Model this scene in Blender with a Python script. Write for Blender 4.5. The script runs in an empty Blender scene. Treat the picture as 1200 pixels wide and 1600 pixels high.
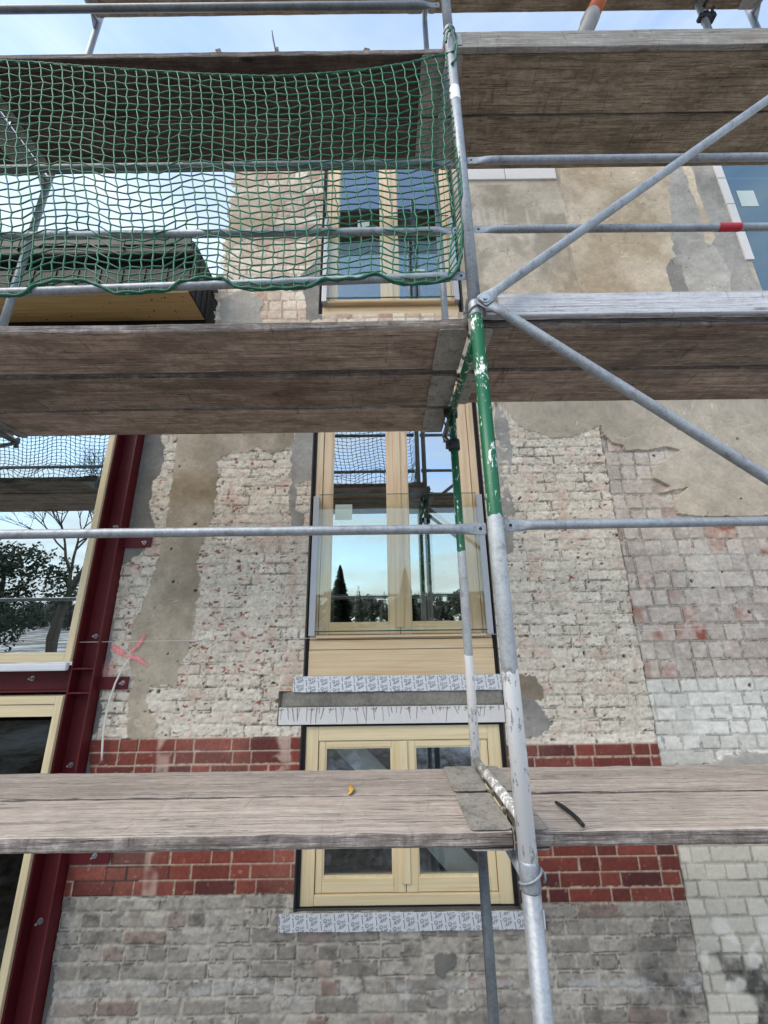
import bpy, bmesh, math, random
import numpy as np
from mathutils import Vector, Matrix, noise as mnoise

random.seed(7)
S = bpy.context.scene
COL = S.collection
R = math.radians

# ------------------------------------------------------------------ camera, sky, sun, exposure
EZ = 2.75                                            # eye height above the ground at the wall
RT = np.array([0.99991323, 0.00377963, -0.01261944])
UP = np.array([0.0131733, -0.28689087, 0.95787269])
FW = np.array([0.0, 0.95795581, 0.28691577])
FPX = 625.0
cam = bpy.data.cameras.new('camera')
cam.sensor_fit = 'VERTICAL'; cam.sensor_height = 36.0; cam.lens = FPX / 1600 * 36.0
cam.clip_start = 0.02; cam.clip_end = 2000
cam_o = bpy.data.objects.new('camera', cam); COL.objects.link(cam_o)
m = Matrix.Identity(4)
for i in range(3):
    m[i][0] = RT[i]; m[i][1] = UP[i]; m[i][2] = -FW[i]
m[2][3] = EZ
cam_o.matrix_world = m
S.camera = cam_o

SUN_EL, SUN_AZ = 47.0, 227.0                         # behind the photographer, to the left; veiled
world = bpy.data.worlds.new('World'); S.world = world; world.use_nodes = True
wn, wl = world.node_tree.nodes, world.node_tree.links
wn.clear()
w_out = wn.new('ShaderNodeOutputWorld'); w_bg = wn.new('ShaderNodeBackground')
w_sky = wn.new('ShaderNodeTexSky'); w_sky.sky_type = 'NISHITA'; w_sky.sun_disc = False
w_sky.sun_elevation = R(SUN_EL); w_sky.sun_rotation = R(SUN_AZ); w_sky.air_density = 1.0; w_sky.dust_density = 0.5
w_bg.inputs['Strength'].default_value = 0.085
w_tc = wn.new('ShaderNodeTexCoord')
w_map = wn.new('ShaderNodeMapping'); w_map.inputs['Scale'].default_value = (1.0, 1.0, 5.5)
w_n = wn.new('ShaderNodeTexNoise'); w_n.inputs['Scale'].default_value = 2.3; w_n.inputs['Detail'].default_value = 7; w_n.inputs['Roughness'].default_value = 0.56
w_r = wn.new('ShaderNodeValToRGB'); w_r.color_ramp.elements[0].position = 0.40; w_r.color_ramp.elements[1].position = 0.66
w_sep = wn.new('ShaderNodeSeparateXYZ')
w_hr = wn.new('ShaderNodeMapRange')                  # more veil towards the horizon
w_hr.inputs['From Min'].default_value = 0.93; w_hr.inputs['From Max'].default_value = 0.50
w_hr.inputs['To Min'].default_value = 0.0; w_hr.inputs['To Max'].default_value = 0.50
w_add = wn.new('ShaderNodeMath'); w_add.operation = 'ADD'; w_add.use_clamp = True
w_mul = wn.new('ShaderNodeMath'); w_mul.operation = 'MULTIPLY'; w_mul.inputs[1].default_value = 0.48
w_mix = wn.new('ShaderNodeMix'); w_mix.data_type = 'RGBA'
w_mix.inputs['B'].default_value = (6.6, 7.1, 7.5, 1)
w_tint = wn.new('ShaderNodeMix'); w_tint.data_type = 'RGBA'; w_tint.blend_type = 'MULTIPLY'; w_tint.inputs['Factor'].default_value = 1.0
w_tint.inputs['B'].default_value = (1.75, 1.95, 1.98, 1)
wl.new(w_tc.outputs['Generated'], w_map.inputs['Vector']); wl.new(w_map.outputs['Vector'], w_n.inputs['Vector'])
wl.new(w_n.outputs['Fac'], w_r.inputs['Fac']); wl.new(w_tc.outputs['Generated'], w_sep.inputs['Vector'])
wl.new(w_sep.outputs['Z'], w_hr.inputs['Value'])
w_cz = wn.new('ShaderNodeMapRange'); w_cz.inputs['From Min'].default_value = 0.0; w_cz.inputs['From Max'].default_value = 0.9; w_cz.inputs['To Min'].default_value = 0.95; w_cz.inputs['To Max'].default_value = 0.22
wl.new(w_sep.outputs['Z'], w_cz.inputs['Value']); wl.new(w_cz.outputs['Result'], w_mul.inputs[1])
wl.new(w_r.outputs['Color'], w_mul.inputs[0]); wl.new(w_mul.outputs['Value'], w_add.inputs[0]); 
w_front = wn.new('ShaderNodeMath'); w_front.operation = 'MULTIPLY_ADD'; w_front.inputs[1].default_value = 0.26   # thinner veil behind the photographer
wl.new(w_sep.outputs['Y'], w_front.inputs[0]); wl.new(w_hr.outputs['Result'], w_front.inputs[2]); wl.new(w_front.outputs['Value'], w_add.inputs[1])
wl.new(w_sky.outputs['Color'], w_tint.inputs['A']); wl.new(w_tint.outputs['Result'], w_mix.inputs['A'])
wl.new(w_add.outputs['Value'], w_mix.inputs['Factor'])
wl.new(w_mix.outputs['Result'], w_bg.inputs['Color']); wl.new(w_bg.outputs['Background'], w_out.inputs['Surface'])

sun = bpy.data.lights.new('sun', 'SUN'); sun.energy = 1.5; sun.angle = R(42); sun.color = (1.0, 0.87, 0.70)
sun_o = bpy.data.objects.new('sun', sun); COL.objects.link(sun_o)
# direction towards the sun: the sky's rotation is measured from +Y towards +X
sd = Vector((math.sin(R(SUN_AZ)) * math.cos(R(SUN_EL)), math.cos(R(SUN_AZ)) * math.cos(R(SUN_EL)), math.sin(R(SUN_EL))))
sun_o.rotation_euler = sd.to_track_quat('Z', 'Y').to_euler()
sun_o.location = (-6, -10, 14)
S.view_settings.view_transform = 'Standard'; S.view_settings.look = 'None'
S.view_settings.exposure = 1.2; S.view_settings.gamma = 1.0; S.view_settings.use_curve_mapping = False
S.cycles.max_bounces = 8; S.cycles.transparent_max_bounces = 16; S.cycles.glossy_bounces = 4


def P(px, py, Y):
    """The point at distance Y from the eye (towards the wall) that was surveyed at photo coordinate px, py."""
    d = RT * (px - 600) / FPX + UP * (800 - py) / FPX + FW
    d = d * (Y / d[1])
    return Vector((d[0], d[1], d[2] + EZ))


# ------------------------------------------------------------------ object helpers
def tag(o, label=None, cat=None, group=None, kind=None):
    if label: o['label'] = label
    if cat: o['category'] = cat
    if group: o['group'] = group
    if kind: o['kind'] = kind
    return o


def empty(name, loc, label=None, cat=None, group=None):
    o = bpy.data.objects.new(name, None); COL.objects.link(o); o.location = loc
    o.empty_display_size = 0.1
    return tag(o, label, cat, group)


class MB:
    """collects shapes and links them as ONE mesh object"""
    def __init__(s): s.v = []; s.f = []; s.mi = []; s.sm = []
    def add(s, vs, fs, mi=0, smooth=False):
        b = len(s.v); s.v += [tuple(v) for v in vs]
        for f in fs: s.f.append(tuple(i + b for i in f)); s.mi.append(mi); s.sm.append(smooth)
        return s
    def box(s, x0, x1, y0, y1, z0, z1, mi=0, bev=0.0):
        if bev <= 0:
            vs = [(x, y, z) for x in (x0, x1) for y in (y0, y1) for z in (z0, z1)]
            fs = [(0, 1, 3, 2), (4, 6, 7, 5), (0, 4, 5, 1), (2, 3, 7, 6), (0, 2, 6, 4), (1, 5, 7, 3)]
            return s.add(vs, fs, mi)
        bm = bmesh.new(); bmesh.ops.create_cube(bm, size=1)
        for v in bm.verts:
            v.co = ((x0 + x1) / 2 + v.co.x * (x1 - x0), (y0 + y1) / 2 + v.co.y * (y1 - y0), (z0 + z1) / 2 + v.co.z * (z1 - z0))
        bmesh.ops.bevel(bm, geom=bm.edges[:], offset=bev, segments=2, profile=0.6, affect='EDGES')
        return s.bm(bm, mi)
    def bm(s, bm, mi=0, smooth=False):
        bm.verts.index_update()
        s.add([v.co[:] for v in bm.verts], [[v.index for v in f.verts] for f in bm.faces], mi, smooth); bm.free(); return s
    def tube(s, pts, r, n=12, mi=0, cap=True, closed=False):
        pts = [Vector(p) for p in pts]; k = len(pts)
        rs = r if isinstance(r, (list, tuple)) else [r] * k
        t0 = (pts[1] - pts[0]).normalized()
        a = Vector((0, 0, 1)) if abs(t0.z) < 0.9 else Vector((1, 0, 0))
        u = t0.cross(a).normalized(); vs = []
        for i, p in enumerate(pts):
            if i == 0: t = t0
            elif i == k - 1: t = (pts[i] - pts[i - 1]).normalized()
            else: t = ((pts[i] - pts[i - 1]).normalized() + (pts[i + 1] - pts[i]).normalized()).normalized()
            u = (u - t * u.dot(t)).normalized(); w = t.cross(u)
            for j in range(n):
                an = 2 * math.pi * j / n
                vs.append(p + (u * math.cos(an) + w * math.sin(an)) * rs[i])
        fs = []
        for i in range(k - 1):
            for j in range(n):
                fs.append((i * n + j, i * n + (j + 1) % n, (i + 1) * n + (j + 1) % n, (i + 1) * n + j))
        s.add(vs, fs, mi, True)
        if cap:
            b = len(s.v) - len(vs)
            s.f.append(tuple(b + j for j in reversed(range(n)))); s.mi.append(mi); s.sm.append(False)
            s.f.append(tuple(b + (k - 1) * n + j for j in range(n))); s.mi.append(mi); s.sm.append(False)
        return s
    def prism(s, outline, d, mi=0, smooth=False):
        """closed outline (list of 3-D points) pushed along vector d"""
        o = [Vector(p) for p in outline]; n = len(o); d = Vector(d)
        vs = o + [p + d for p in o]
        fs = [tuple(range(n - 1, -1, -1)), tuple(range(n, 2 * n))] + [(i, (i + 1) % n, n + (i + 1) % n, n + i) for i in range(n)]
        return s.add(vs, fs, mi, smooth)
    def build(s, name, mats, parent=None, loc=(0, 0, 0)):
        me = bpy.data.meshes.new(name); me.from_pydata(s.v, [], s.f)
        for mt in (mats if isinstance(mats, (list, tuple)) else [mats]): me.materials.append(mt)
        me.polygons.foreach_set('material_index', s.mi); me.polygons.foreach_set('use_smooth', s.sm)
        bm = bmesh.new(); bm.from_mesh(me); bmesh.ops.recalc_face_normals(bm, faces=bm.faces[:]); bm.to_mesh(me); bm.free()
        me.update()
        o = bpy.data.objects.new(name, me); COL.objects.link(o); o.location = loc
        if parent: o.parent = parent
        return o


def rrect(cx, cy, w, h, r, n=5):
    pts = []
    for (sx, sy, a0) in ((1, 1, 0), (-1, 1, 90), (-1, -1, 180), (1, -1, 270)):
        for i in range(n + 1):
            a = R(a0 + 90 * i / n)
            pts.append((cx + sx * (w / 2 - r) + r * math.cos(a), cy + sy * (h / 2 - r) + r * math.sin(a)))
    return pts


# ------------------------------------------------------------------ materials
class NT:
    def __init__(s, name):
        s.m = bpy.data.materials.new(name); s.m.use_nodes = True
        s.n = s.m.node_tree.nodes; s.l = s.m.node_tree.links; s.n.clear()
        s.out = s.n.new('ShaderNodeOutputMaterial'); s.bsdf = None
    def node(s, t, **k):
        nd = s.n.new(t)
        for a, b in k.items():
            if a in nd.inputs: nd.inputs[a].default_value = b
            else: setattr(nd, a, b)
        return nd
    def link(s, a, b): s.l.new(a, b)
    def coord(s, kind='Object', scale=(1, 1, 1), loc=None):
        tc = s.node('ShaderNodeTexCoord'); mp = s.node('ShaderNodeMapping'); mp.inputs['Scale'].default_value = scale
        s.link(tc.outputs[kind], mp.inputs['Vector'])
        if loc is not None: s.link(loc, mp.inputs['Location'])
        return mp.outputs['Vector']
    def rnd_loc(s):
        oi = s.node('ShaderNodeObjectInfo'); c = s.node('ShaderNodeCombineXYZ')
        a = s.math('MULTIPLY', oi.outputs['Random'], 37.0); b = s.math('MULTIPLY', oi.outputs['Random'], 91.0)
        s.link(a, c.inputs[0]); s.link(b, c.inputs[1]); s.link(a, c.inputs[2]); return c.outputs[0]
    def math(s, op, a, b=None, clamp=False):
        nd = s.node('ShaderNodeMath', operation=op, use_clamp=clamp)
        for i, x in enumerate((a, b)):
            if x is None: continue
            if isinstance(x, (int, float)): nd.inputs[i].default_value = x
            else: s.link(x, nd.inputs[i])
        return nd.outputs[0]
    def noise(s, vec, scale, detail=4, rough=0.55, dist=0.0):
        nd = s.node('ShaderNodeTexNoise', Scale=scale, Detail=detail, Roughness=rough, Distortion=dist)
        if vec is not None: s.link(vec, nd.inputs['Vector'])
        return nd.outputs['Fac']
    def ramp(s, fac, stops):
        nd = s.node('ShaderNodeValToRGB'); e = nd.color_ramp.elements
        while len(e) < len(stops): e.new(0.5)
        for el, (p, c) in zip(e, stops):
            el.position = p; el.color = (c[0], c[1], c[2], 1) if isinstance(c, (tuple, list)) else (c, c, c, 1)
        s.link(fac, nd.inputs['Fac']); return nd.outputs['Color']
    def mix(s, fac, a, b, blend='MIX'):
        nd = s.node('ShaderNodeMix', data_type='RGBA', blend_type=blend)
        for k, x in (('Factor', fac), ('A', a), ('B', b)):
            if isinstance(x, (int, float)): nd.inputs[k].default_value = x
            elif isinstance(x, (tuple, list)): nd.inputs[k].default_value = (*x[:3], 1)
            else: s.link(x, nd.inputs[k])
        return nd.outputs['Result']
    def principled(s, color, rough=0.6, metal=0.0, spec=0.5, bump=None, bstr=0.3, bdist=0.01, coat=0.0):
        b = s.node('ShaderNodeBsdfPrincipled'); s.bsdf = b
        for k, x in (('Base Color', color), ('Roughness', rough), ('Metallic', metal), ('Specular IOR Level', spec), ('Coat Weight', coat)):
            if isinstance(x, (int, float)): b.inputs[k].default_value = x
            elif isinstance(x, (tuple, list)): b.inputs[k].default_value = (*x[:3], 1)
            else: s.link(x, b.inputs[k])
        if bump is not None:
            bp = s.node('ShaderNodeBump', Strength=bstr, Distance=bdist); s.link(bump, bp.inputs['Height']); s.link(bp.outputs['Normal'], b.inputs['Normal'])
        s.link(b.outputs[0], s.out.inputs['Surface']); return s.m


def m_plain(name, color, rough=0.6, metal=0.0, var=0.12, scale=30, bstr=0.15, spec=0.4):
    t = NT(name); v = t.coord('Object')
    n = t.noise(v, scale, 5); n2 = t.noise(v, scale * 0.12, 3)
    f = t.math('ADD', t.math('MULTIPLY', n, 0.5), t.math('MULTIPLY', n2, 0.5))
    c = t.ramp(f, [(0.3, [x * (1 - var) for x in color]), (0.7, [min(1, x * (1 + var)) for x in color])])
    return t.principled(c, rough, metal, spec, bump=n, bstr=bstr, bdist=0.003)


def m_galv(name, base=(0.27, 0.295, 0.32), dark=0.55, metal=0.35, paint=None, dirt_k=0.5):
    """galvanised tube; paint = list of (z, colour) zones with peeling edges, z in the object's own space"""
    t = NT(name); rl = t.rnd_loc(); v = t.coord('Object', (1, 1, 1), rl)
    sp = t.noise(v, 90, 3); cl = t.noise(v, 9, 4); st = t.noise(t.coord('Object', (30, 30, 4), rl), 1.0, 4, 0.65)
    f = t.math('ADD', t.math('MULTIPLY', sp, 0.35), t.math('ADD', t.math('MULTIPLY', cl, 0.35), t.math('MULTIPLY', st, 0.3)))
    c = t.ramp(f, [(0.32, [x * dark for x in base]), (0.5, base), (0.66, [min(1, x * 1.3) for x in base])])
    dirt = t.ramp(t.noise(v, 19, 6, 0.72), [(0.55, 0.0), (0.68, 1.0)])
    c = t.mix(t.math('MULTIPLY', dirt, dirt_k), c, (0.10, 0.08, 0.062))
    cru = t.ramp(t.noise(v, 34, 6, 0.7), [(0.66, 0.0), (0.70, 1.0)])
    c = t.mix(t.math('MULTIPLY', cru, 0.6), c, (0.55, 0.54, 0.51))
    rgh = 0.5; met = metal
    if paint:
        tc = t.node('ShaderNodeTexCoord'); sep = t.node('ShaderNodeSeparateXYZ'); t.link(tc.outputs['Object'], sep.inputs[0])
        z = sep.outputs['Z']
        chip = t.noise(t.coord('Object', (80, 80, 26)), 1.0, 6, 0.70); chip2 = t.noise(t.coord('Object', (16, 16, 9)), 1.0, 3)
        cm = t.math('ADD', t.math('MULTIPLY', chip, 0.62), t.math('MULTIPLY', chip2, 0.38))
        for (z0, z1, colr, thr) in paint:
            a = t.math('GREATER_THAN', t.math('ADD', z, t.math('MULTIPLY', chip2, 0.08)), z0 + 0.04)
            b = t.math('LESS_THAN', t.math('ADD', z, t.math('MULTIPLY', chip2, 0.08)), z1 + 0.04)
            k = t.math('LESS_THAN', cm, thr)
            c = t.mix(t.math('MULTIPLY', t.math('MULTIPLY', a, b), k), c, colr)
            if colr[1] > colr[0] * 2:                # on the green: white flecks round the chips
                ring = t.math('MULTIPLY', t.math('GREATER_THAN', cm, thr - 0.0), t.math('MULTIPLY', a, b))
                c = t.mix(ring, c, (0.72, 0.75, 0.72))
        met = 0.1; rgh = 0.45
    return t.principled(c, rgh, met, 0.5, bump=sp, bstr=0.12, bdist=0.002)


def m_wood_old(name, c0, c1, c2, stain=0.5, bstr=0.5, warm=(0.16, 0.085, 0.05), scr=0.42):
    """weathered scaffold board, grain along X, every board with its own offset"""
    t = NT(name); rl = t.rnd_loc(); oi = t.node('ShaderNodeObjectInfo')
    g = t.noise(t.coord('Object', (1.8, 26, 26), rl), 1.6, 8, 0.68, 0.5)
    g2 = t.noise(t.coord('Object', (6.5, 120, 120), rl), 1.5, 6, 0.75, 0.3)
    bl = t.noise(t.coord('Object', (1.5, 4.0, 4.0), rl), 1.6, 7, 0.70)
    mo = t.noise(t.coord('Object', (12.0, 13, 13), rl), 1.6, 8, 0.74, 0.3)
    f = t.math('ADD', t.math('MULTIPLY', g, 0.34), t.math('ADD', t.math('MULTIPLY', g2, 0.30), t.math('MULTIPLY', mo, 0.36)))
    c = t.ramp(f, [(0.38, c0), (0.50, c1), (0.62, c2)])
    patch = t.ramp(bl, [(0.47, 0.0), (0.60, 1.0)])
    c = t.mix(t.math('MULTIPLY', patch, stain), c, [x * 0.42 for x in c1])
    wp = t.ramp(t.noise(t.coord('Object', (1.0, 3.0, 3.0), rl), 1.9, 4, 0.6), [(0.56, 0.0), (0.70, 1.0)])
    c = t.mix(t.math('MULTIPLY', wp, 0.30), c, warm)
    # knots: a few dark ovals, only where a coarse mask lets them
    vo = t.node('ShaderNodeTexVoronoi', Scale=1.0, Randomness=1.0); t.link(t.coord('Object', (2.1, 7.0, 7.0), rl), vo.inputs['Vector'])
    kn = t.math('MULTIPLY', t.ramp(t.math('ADD', vo.outputs['Distance'], t.math('MULTIPLY', mo, 0.10)), [(0.10, 1.0), (0.17, 0.0)]), t.ramp(bl, [(0.45, 0.0), (0.52, 1.0)]))
    c = t.mix(t.math('MULTIPLY', kn, 0.7), c, [x * 0.3 for x in c0])
    # long drying cracks and short cross marks left by tools
    cr = t.noise(t.coord('Object', (0.5, 38, 38), rl), 1.0, 4, 0.6, 1.5)
    crm = t.math('MULTIPLY', t.ramp(t.math('ABSOLUTE', t.math('SUBTRACT', cr, 0.5)), [(0.0, 1.0), (0.017, 0.0)]), t.ramp(mo, [(0.42, 0.0), (0.52, 1.0)]))
    c = t.mix(t.math('MULTIPLY', crm, 0.85), c, [x * 0.2 for x in c0])
    sc = t.ramp(t.noise(t.coord('Object', (34, 5.5, 5.5), rl), 1.0, 3, 0.6, 0.8), [(0.62, 0.0), (0.70, 1.0)])
    c = t.mix(t.math('MULTIPLY', sc, scr), c, [x * 0.35 for x in c0])
    # pale lime and mortar splashes
    sp = t.ramp(t.noise(t.coord('Object', (1, 1.6, 1.6), rl), 42, 5, 0.75), [(0.64, 0.0), (0.74, 1.0)])
    c = t.mix(t.math('MULTIPLY', sp, 0.40), c, [min(.6, x * 1.6 + .03) for x in c2])
    hs = t.node('ShaderNodeHueSaturation'); t.link(c, hs.inputs['Color'])
    t.link(t.math('ADD', t.math('MULTIPLY', oi.outputs['Random'], 0.46), 0.76), hs.inputs['Value'])
    h = t.math('SUBTRACT', t.math('ADD', f, t.math('MULTIPLY', mo, 0.5)), t.math('MULTIPLY', crm, 0.6))
    return t.principled(hs.outputs['Color'], 0.85, 0, 0.2, bump=h, bstr=bstr, bdist=0.012)


def m_pine(name, c0, c1, c2, axis='X', rough=0.5, scale=1.0):
    """new window timber, grain along one axis"""
    t = NT(name)
    sc = {'X': (0.55, 16, 30), 'Z': (16, 30, 0.55)}[axis]
    v = t.coord('Object', tuple(x * scale for x in sc))
    g = t.noise(v, 2.2, 7, 0.62, 0.35); g2 = t.noise(v, 7.0, 4, 0.65)
    f = t.math('ADD', t.math('MULTIPLY', g, 0.6), t.math('MULTIPLY', g2, 0.4))
    c = t.ramp(f, [(0.32, c0), (0.5, c1), (0.66, c2)])
    return t.principled(c, rough, 0, 0.4, bump=g2, bstr=0.08, bdist=0.002)


def m_glass(name, gloss=0.5, gcol=(0.80, 0.90, 0.95), tcol=(0.35, 0.38, 0.40), wav=0.0):
    t = NT(name)
    a = t.node('ShaderNodeBsdfGlossy', Roughness=0.0); a.inputs['Color'].default_value = (*gcol, 1)
    b = t.node('ShaderNodeBsdfTransparent'); b.inputs['Color'].default_value = (*tcol, 1)
    lw = t.node('ShaderNodeLayerWeight', Blend=0.5)       # same on both faces of the pane
    f = t.math('ADD', t.math('MULTIPLY', t.math('POWER', lw.outputs['Facing'], 4.0), 0.8), gloss + 0.02, True)
    if wav:
        bp = t.node('ShaderNodeBump', Strength=wav, Distance=0.02); t.link(t.noise(t.coord('Object'), 1.3, 2), bp.inputs['Height']); t.link(bp.outputs['Normal'], a.inputs['Normal'])
    mx = t.node('ShaderNodeMixShader'); t.link(f, mx.inputs[0]); t.link(b.outputs[0], mx.inputs[1]); t.link(a.outputs[0], mx.inputs[2])
    t.link(mx.outputs[0], t.out.inputs['Surface']); return t.m


def m_vcol(name, rough=0.9, fine=140, amp=0.22, bstr=0.5, bdist=0.004, spec=0.2):
    """masonry: the colour of every brick, joint, stain and spall, with some relief shading, is carried by the mesh, fine grain added here"""
    t = NT(name); a = t.node('ShaderNodeAttribute', attribute_name='albedo')
    v = t.coord('Object'); n = t.noise(v, fine, 4, 0.7); n2 = t.noise(v, fine * 0.25, 4, 0.6)
    f = t.math('ADD', t.math('MULTIPLY', n, 0.55), t.math('MULTIPLY', n2, 0.45))
    k = t.ramp(f, [(0.25, 1 - amp), (0.5, 1.0), (0.75, 1.0)])
    c = t.mix(1.0, a.outputs['Color'], k, 'MULTIPLY')
    return t.principled(c, rough, 0, spec, bump=f, bstr=bstr, bdist=bdist)


M = {}
M['galv'] = m_galv('galvanised steel')
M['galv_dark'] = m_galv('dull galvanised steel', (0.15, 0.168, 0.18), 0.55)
M['frame_paint'] = m_galv('peeling painted steel', (0.40, 0.43, 0.45), 0.65,
                          paint=[(-0.02, 0.55, (0.93, 0.93, 0.93), 0.565), (1.10, 2.125, (0.006, 0.105, 0.045), 0.572)])
M['deck_metal'] = m_galv('pitted deck fitting steel', (0.29, 0.275, 0.25), 0.30, 0.15, None, 0.9)
M['worn_paint'] = m_galv('worn white paint on steel', (0.33, 0.33, 0.32), 0.5, 0.2, [(-9, 9, (0.80, 0.80, 0.79), 0.475)])
M['plank_low'] = m_wood_old('trampled grey boards', (0.265, 0.22, 0.19), (0.385, 0.335, 0.295), (0.49, 0.45, 0.41), 0.30, 0.6, (0.36, 0.275, 0.235), 0.18)
M['edge'] = m_wood_old('dark board edges', (0.06, 0.05, 0.045), (0.19, 0.165, 0.15), (0.44, 0.40, 0.37), 0.5, 0.8)  # darker tone for the side and end faces of every board
M['plank_mid'] = m_wood_old('damp brown boards', (0.14, 0.098, 0.075), (0.35, 0.27, 0.215), (0.53, 0.44, 0.375), 0.72, 0.7, (0.20, 0.095, 0.055))
M['plank_dark'] = m_wood_old('dark brown boards', (0.036, 0.025, 0.021), (0.088, 0.064, 0.053), (0.15, 0.118, 0.10), 0.5, 0.6, (0.09, 0.045, 0.03))  # darkest board tone, for the top deck of the left bay
M['plank_top'] = m_wood_old('dark weathered boards', (0.12, 0.09, 0.064), (0.32, 0.26, 0.19), (0.49, 0.41, 0.315), 0.66, 0.7, (0.15, 0.10, 0.06))
M['toe_white'] = m_wood_old('bleached toe board', (0.34, 0.34, 0.36), (0.52, 0.53, 0.56), (0.66, 0.67, 0.70), 0.12)
M['toe_grey'] = m_wood_old('grey toe board', (0.16, 0.15, 0.135), (0.30, 0.285, 0.26), (0.44, 0.42, 0.39), 0.4)
M['batten'] = m_wood_old('red brown batten', (0.07, 0.03, 0.02), (0.15, 0.075, 0.045), (0.22, 0.12, 0.08), 0.3)
M['steel_red'] = m_plain('oxide red steel paint', (0.098, 0.0095, 0.013), 0.5, 0.0, 0.3, 14, 0.08, 0.3)
M['bolt'] = m_plain('zinc bolt', (0.42, 0.44, 0.45), 0.35, 0.8, 0.2, 60)
M['pine_x'] = m_pine('pine sash lying grain', (0.60, 0.46, 0.25), (0.73, 0.60, 0.37), (0.79, 0.68, 0.46), 'X')
M['pine_z'] = m_pine('pine sash standing grain', (0.60, 0.46, 0.25), (0.73, 0.60, 0.37), (0.79, 0.68, 0.46), 'Z')
M['larch_z'] = m_pine('larch post standing grain', (0.58, 0.39, 0.23), (0.74, 0.555, 0.36), (0.80, 0.65, 0.46), 'Z')
M['larch_x'] = m_pine('larch board lying grain', (0.58, 0.38, 0.20), (0.74, 0.55, 0.33), (0.80, 0.66, 0.44), 'X')
M['soffit'] = m_pine('spruce soffit boards', (0.36, 0.23, 0.09), (0.47, 0.31, 0.135), (0.54, 0.37, 0.18), 'X')
M['knot'] = m_plain('dark knot', (0.07, 0.04, 0.02), 0.7)
M['glass'] = m_glass('coated window glass', 0.46, (0.92, 0.97, 1.0))
M['glass_low'] = m_glass('lower window glass', 0.24, (0.74, 0.86, 0.98), (0.93, 0.95, 0.95))
M['glass_up'] = m_glass('upper window glass', 0.22, (0.78, 0.80, 0.90))
M['glass_teal'] = m_glass('dark teal window glass', 0.20, (0.66, 0.84, 0.90), (0.2, 0.24, 0.25))
M['glass_dark'] = m_glass('unlit lower glazing', 0.03, (0.8, 0.9, 0.85), (0.2, 0.22, 0.2))
M['glass_ext'] = m_glass('large fixed glazing', 0.56, (0.86, 0.96, 0.97), (0.2, 0.22, 0.22))
M['glass_bal'] = m_glass('balustrade glass', 0.03, (0.9, 1.0, 0.98), (0.965, 0.975, 0.945))
M['glass_edge'] = m_plain('cut glass edge', (0.02, 0.10, 0.08), 0.15)
M['black'] = m_plain('black sealing strip', (0.006, 0.006, 0.008), 0.7)
M['alu'] = m_plain('anodised aluminium', (0.44, 0.44, 0.45), 0.4, 0.35, 0.05, 60, 0.03)
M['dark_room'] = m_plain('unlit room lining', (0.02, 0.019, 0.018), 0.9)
M['tape'] = m_plain('white printed membrane', (0.72, 0.73, 0.755), 0.45, 0, 0.06, 18, 0.3)
M['ink'] = m_plain('dark blue print ink', (0.09, 0.105, 0.14), 0.6)
M['limeblock'] = m_plain('white lime block', (0.66, 0.64, 0.62), 0.85, 0, 0.07, 40, 0.2)
M['drip'] = m_plain('mortar drips', (0.27, 0.24, 0.20), 0.9)
M['fascia'] = m_plain('slate blue cladding', (0.010, 0.012, 0.015), 0.6, 0.0, 0.2, 20, 0.05)
M['flashing'] = m_plain('dark grey roof flashing', (0.026, 0.029, 0.033), 0.6, 0.0, 0.15, 15, 0.05)
M['net'] = m_plain('green polypropylene cord', (0.007, 0.135, 0.072), 0.5, 0, 0.3, 60, 0.3)
M['rope'] = m_plain('green braided border rope', (0.008, 0.095, 0.055), 0.6, 0, 0.4, 160, 0.6)
M['orange'] = m_plain('orange drain pipe plastic', (0.46, 0.10, 0.035), 0.4, 0, 0.1, 20)
M['pipe_grey'] = m_plain('grey socket sleeve', (0.26, 0.26, 0.26), 0.5, 0, 0.15, 20)
M['coupler'] = m_plain('dark coupler iron', (0.035, 0.036, 0.04), 0.5, 0.5, 0.3, 30)
M['red_tape'] = m_plain('red marking tape', (0.42, 0.015, 0.03), 0.5, 0, 0.3, 40, 0.2)
M['white_tape'] = m_plain('white marking tape', (0.78, 0.80, 0.84), 0.5, 0, 0.06, 40, 0.1)
M['cable'] = m_plain('white cable sheath', (0.72, 0.70, 0.66), 0.5, 0, 0.08, 40, 0.1)
M['string'] = m_plain('white mason line', (0.62, 0.60, 0.57), 0.8)
M['stick'] = m_plain('charred stick', (0.012, 0.012, 0.012), 0.6, 0, 0.4, 60, 0.4)
M['leaf'] = m_plain('yellow leaf', (0.55, 0.33, 0.06), 0.7, 0, 0.2, 80)
M['paper'] = m_plain('pale glazing label', (0.50, 0.58, 0.54), 0.6, 0, 0.06, 60, 0.05)
M['board_pale'] = m_plain('pale board', (0.62, 0.66, 0.64), 0.7, 0, 0.06, 30)
M['mason'] = m_vcol('limewashed masonry')
M['mason_red'] = m_vcol('fired red facing brick', 0.6, 120, 0.25, 0.3, 0.003, 0.35)
M['plaster'] = m_vcol('old sand plaster', 0.92, 55, 0.14, 0.28, 0.004)

# ------------------------------------------------------------------ the brick facade (one fine relief, split into its parts)
YW = 3.0                                             # distance of the brick face from the eye


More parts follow.
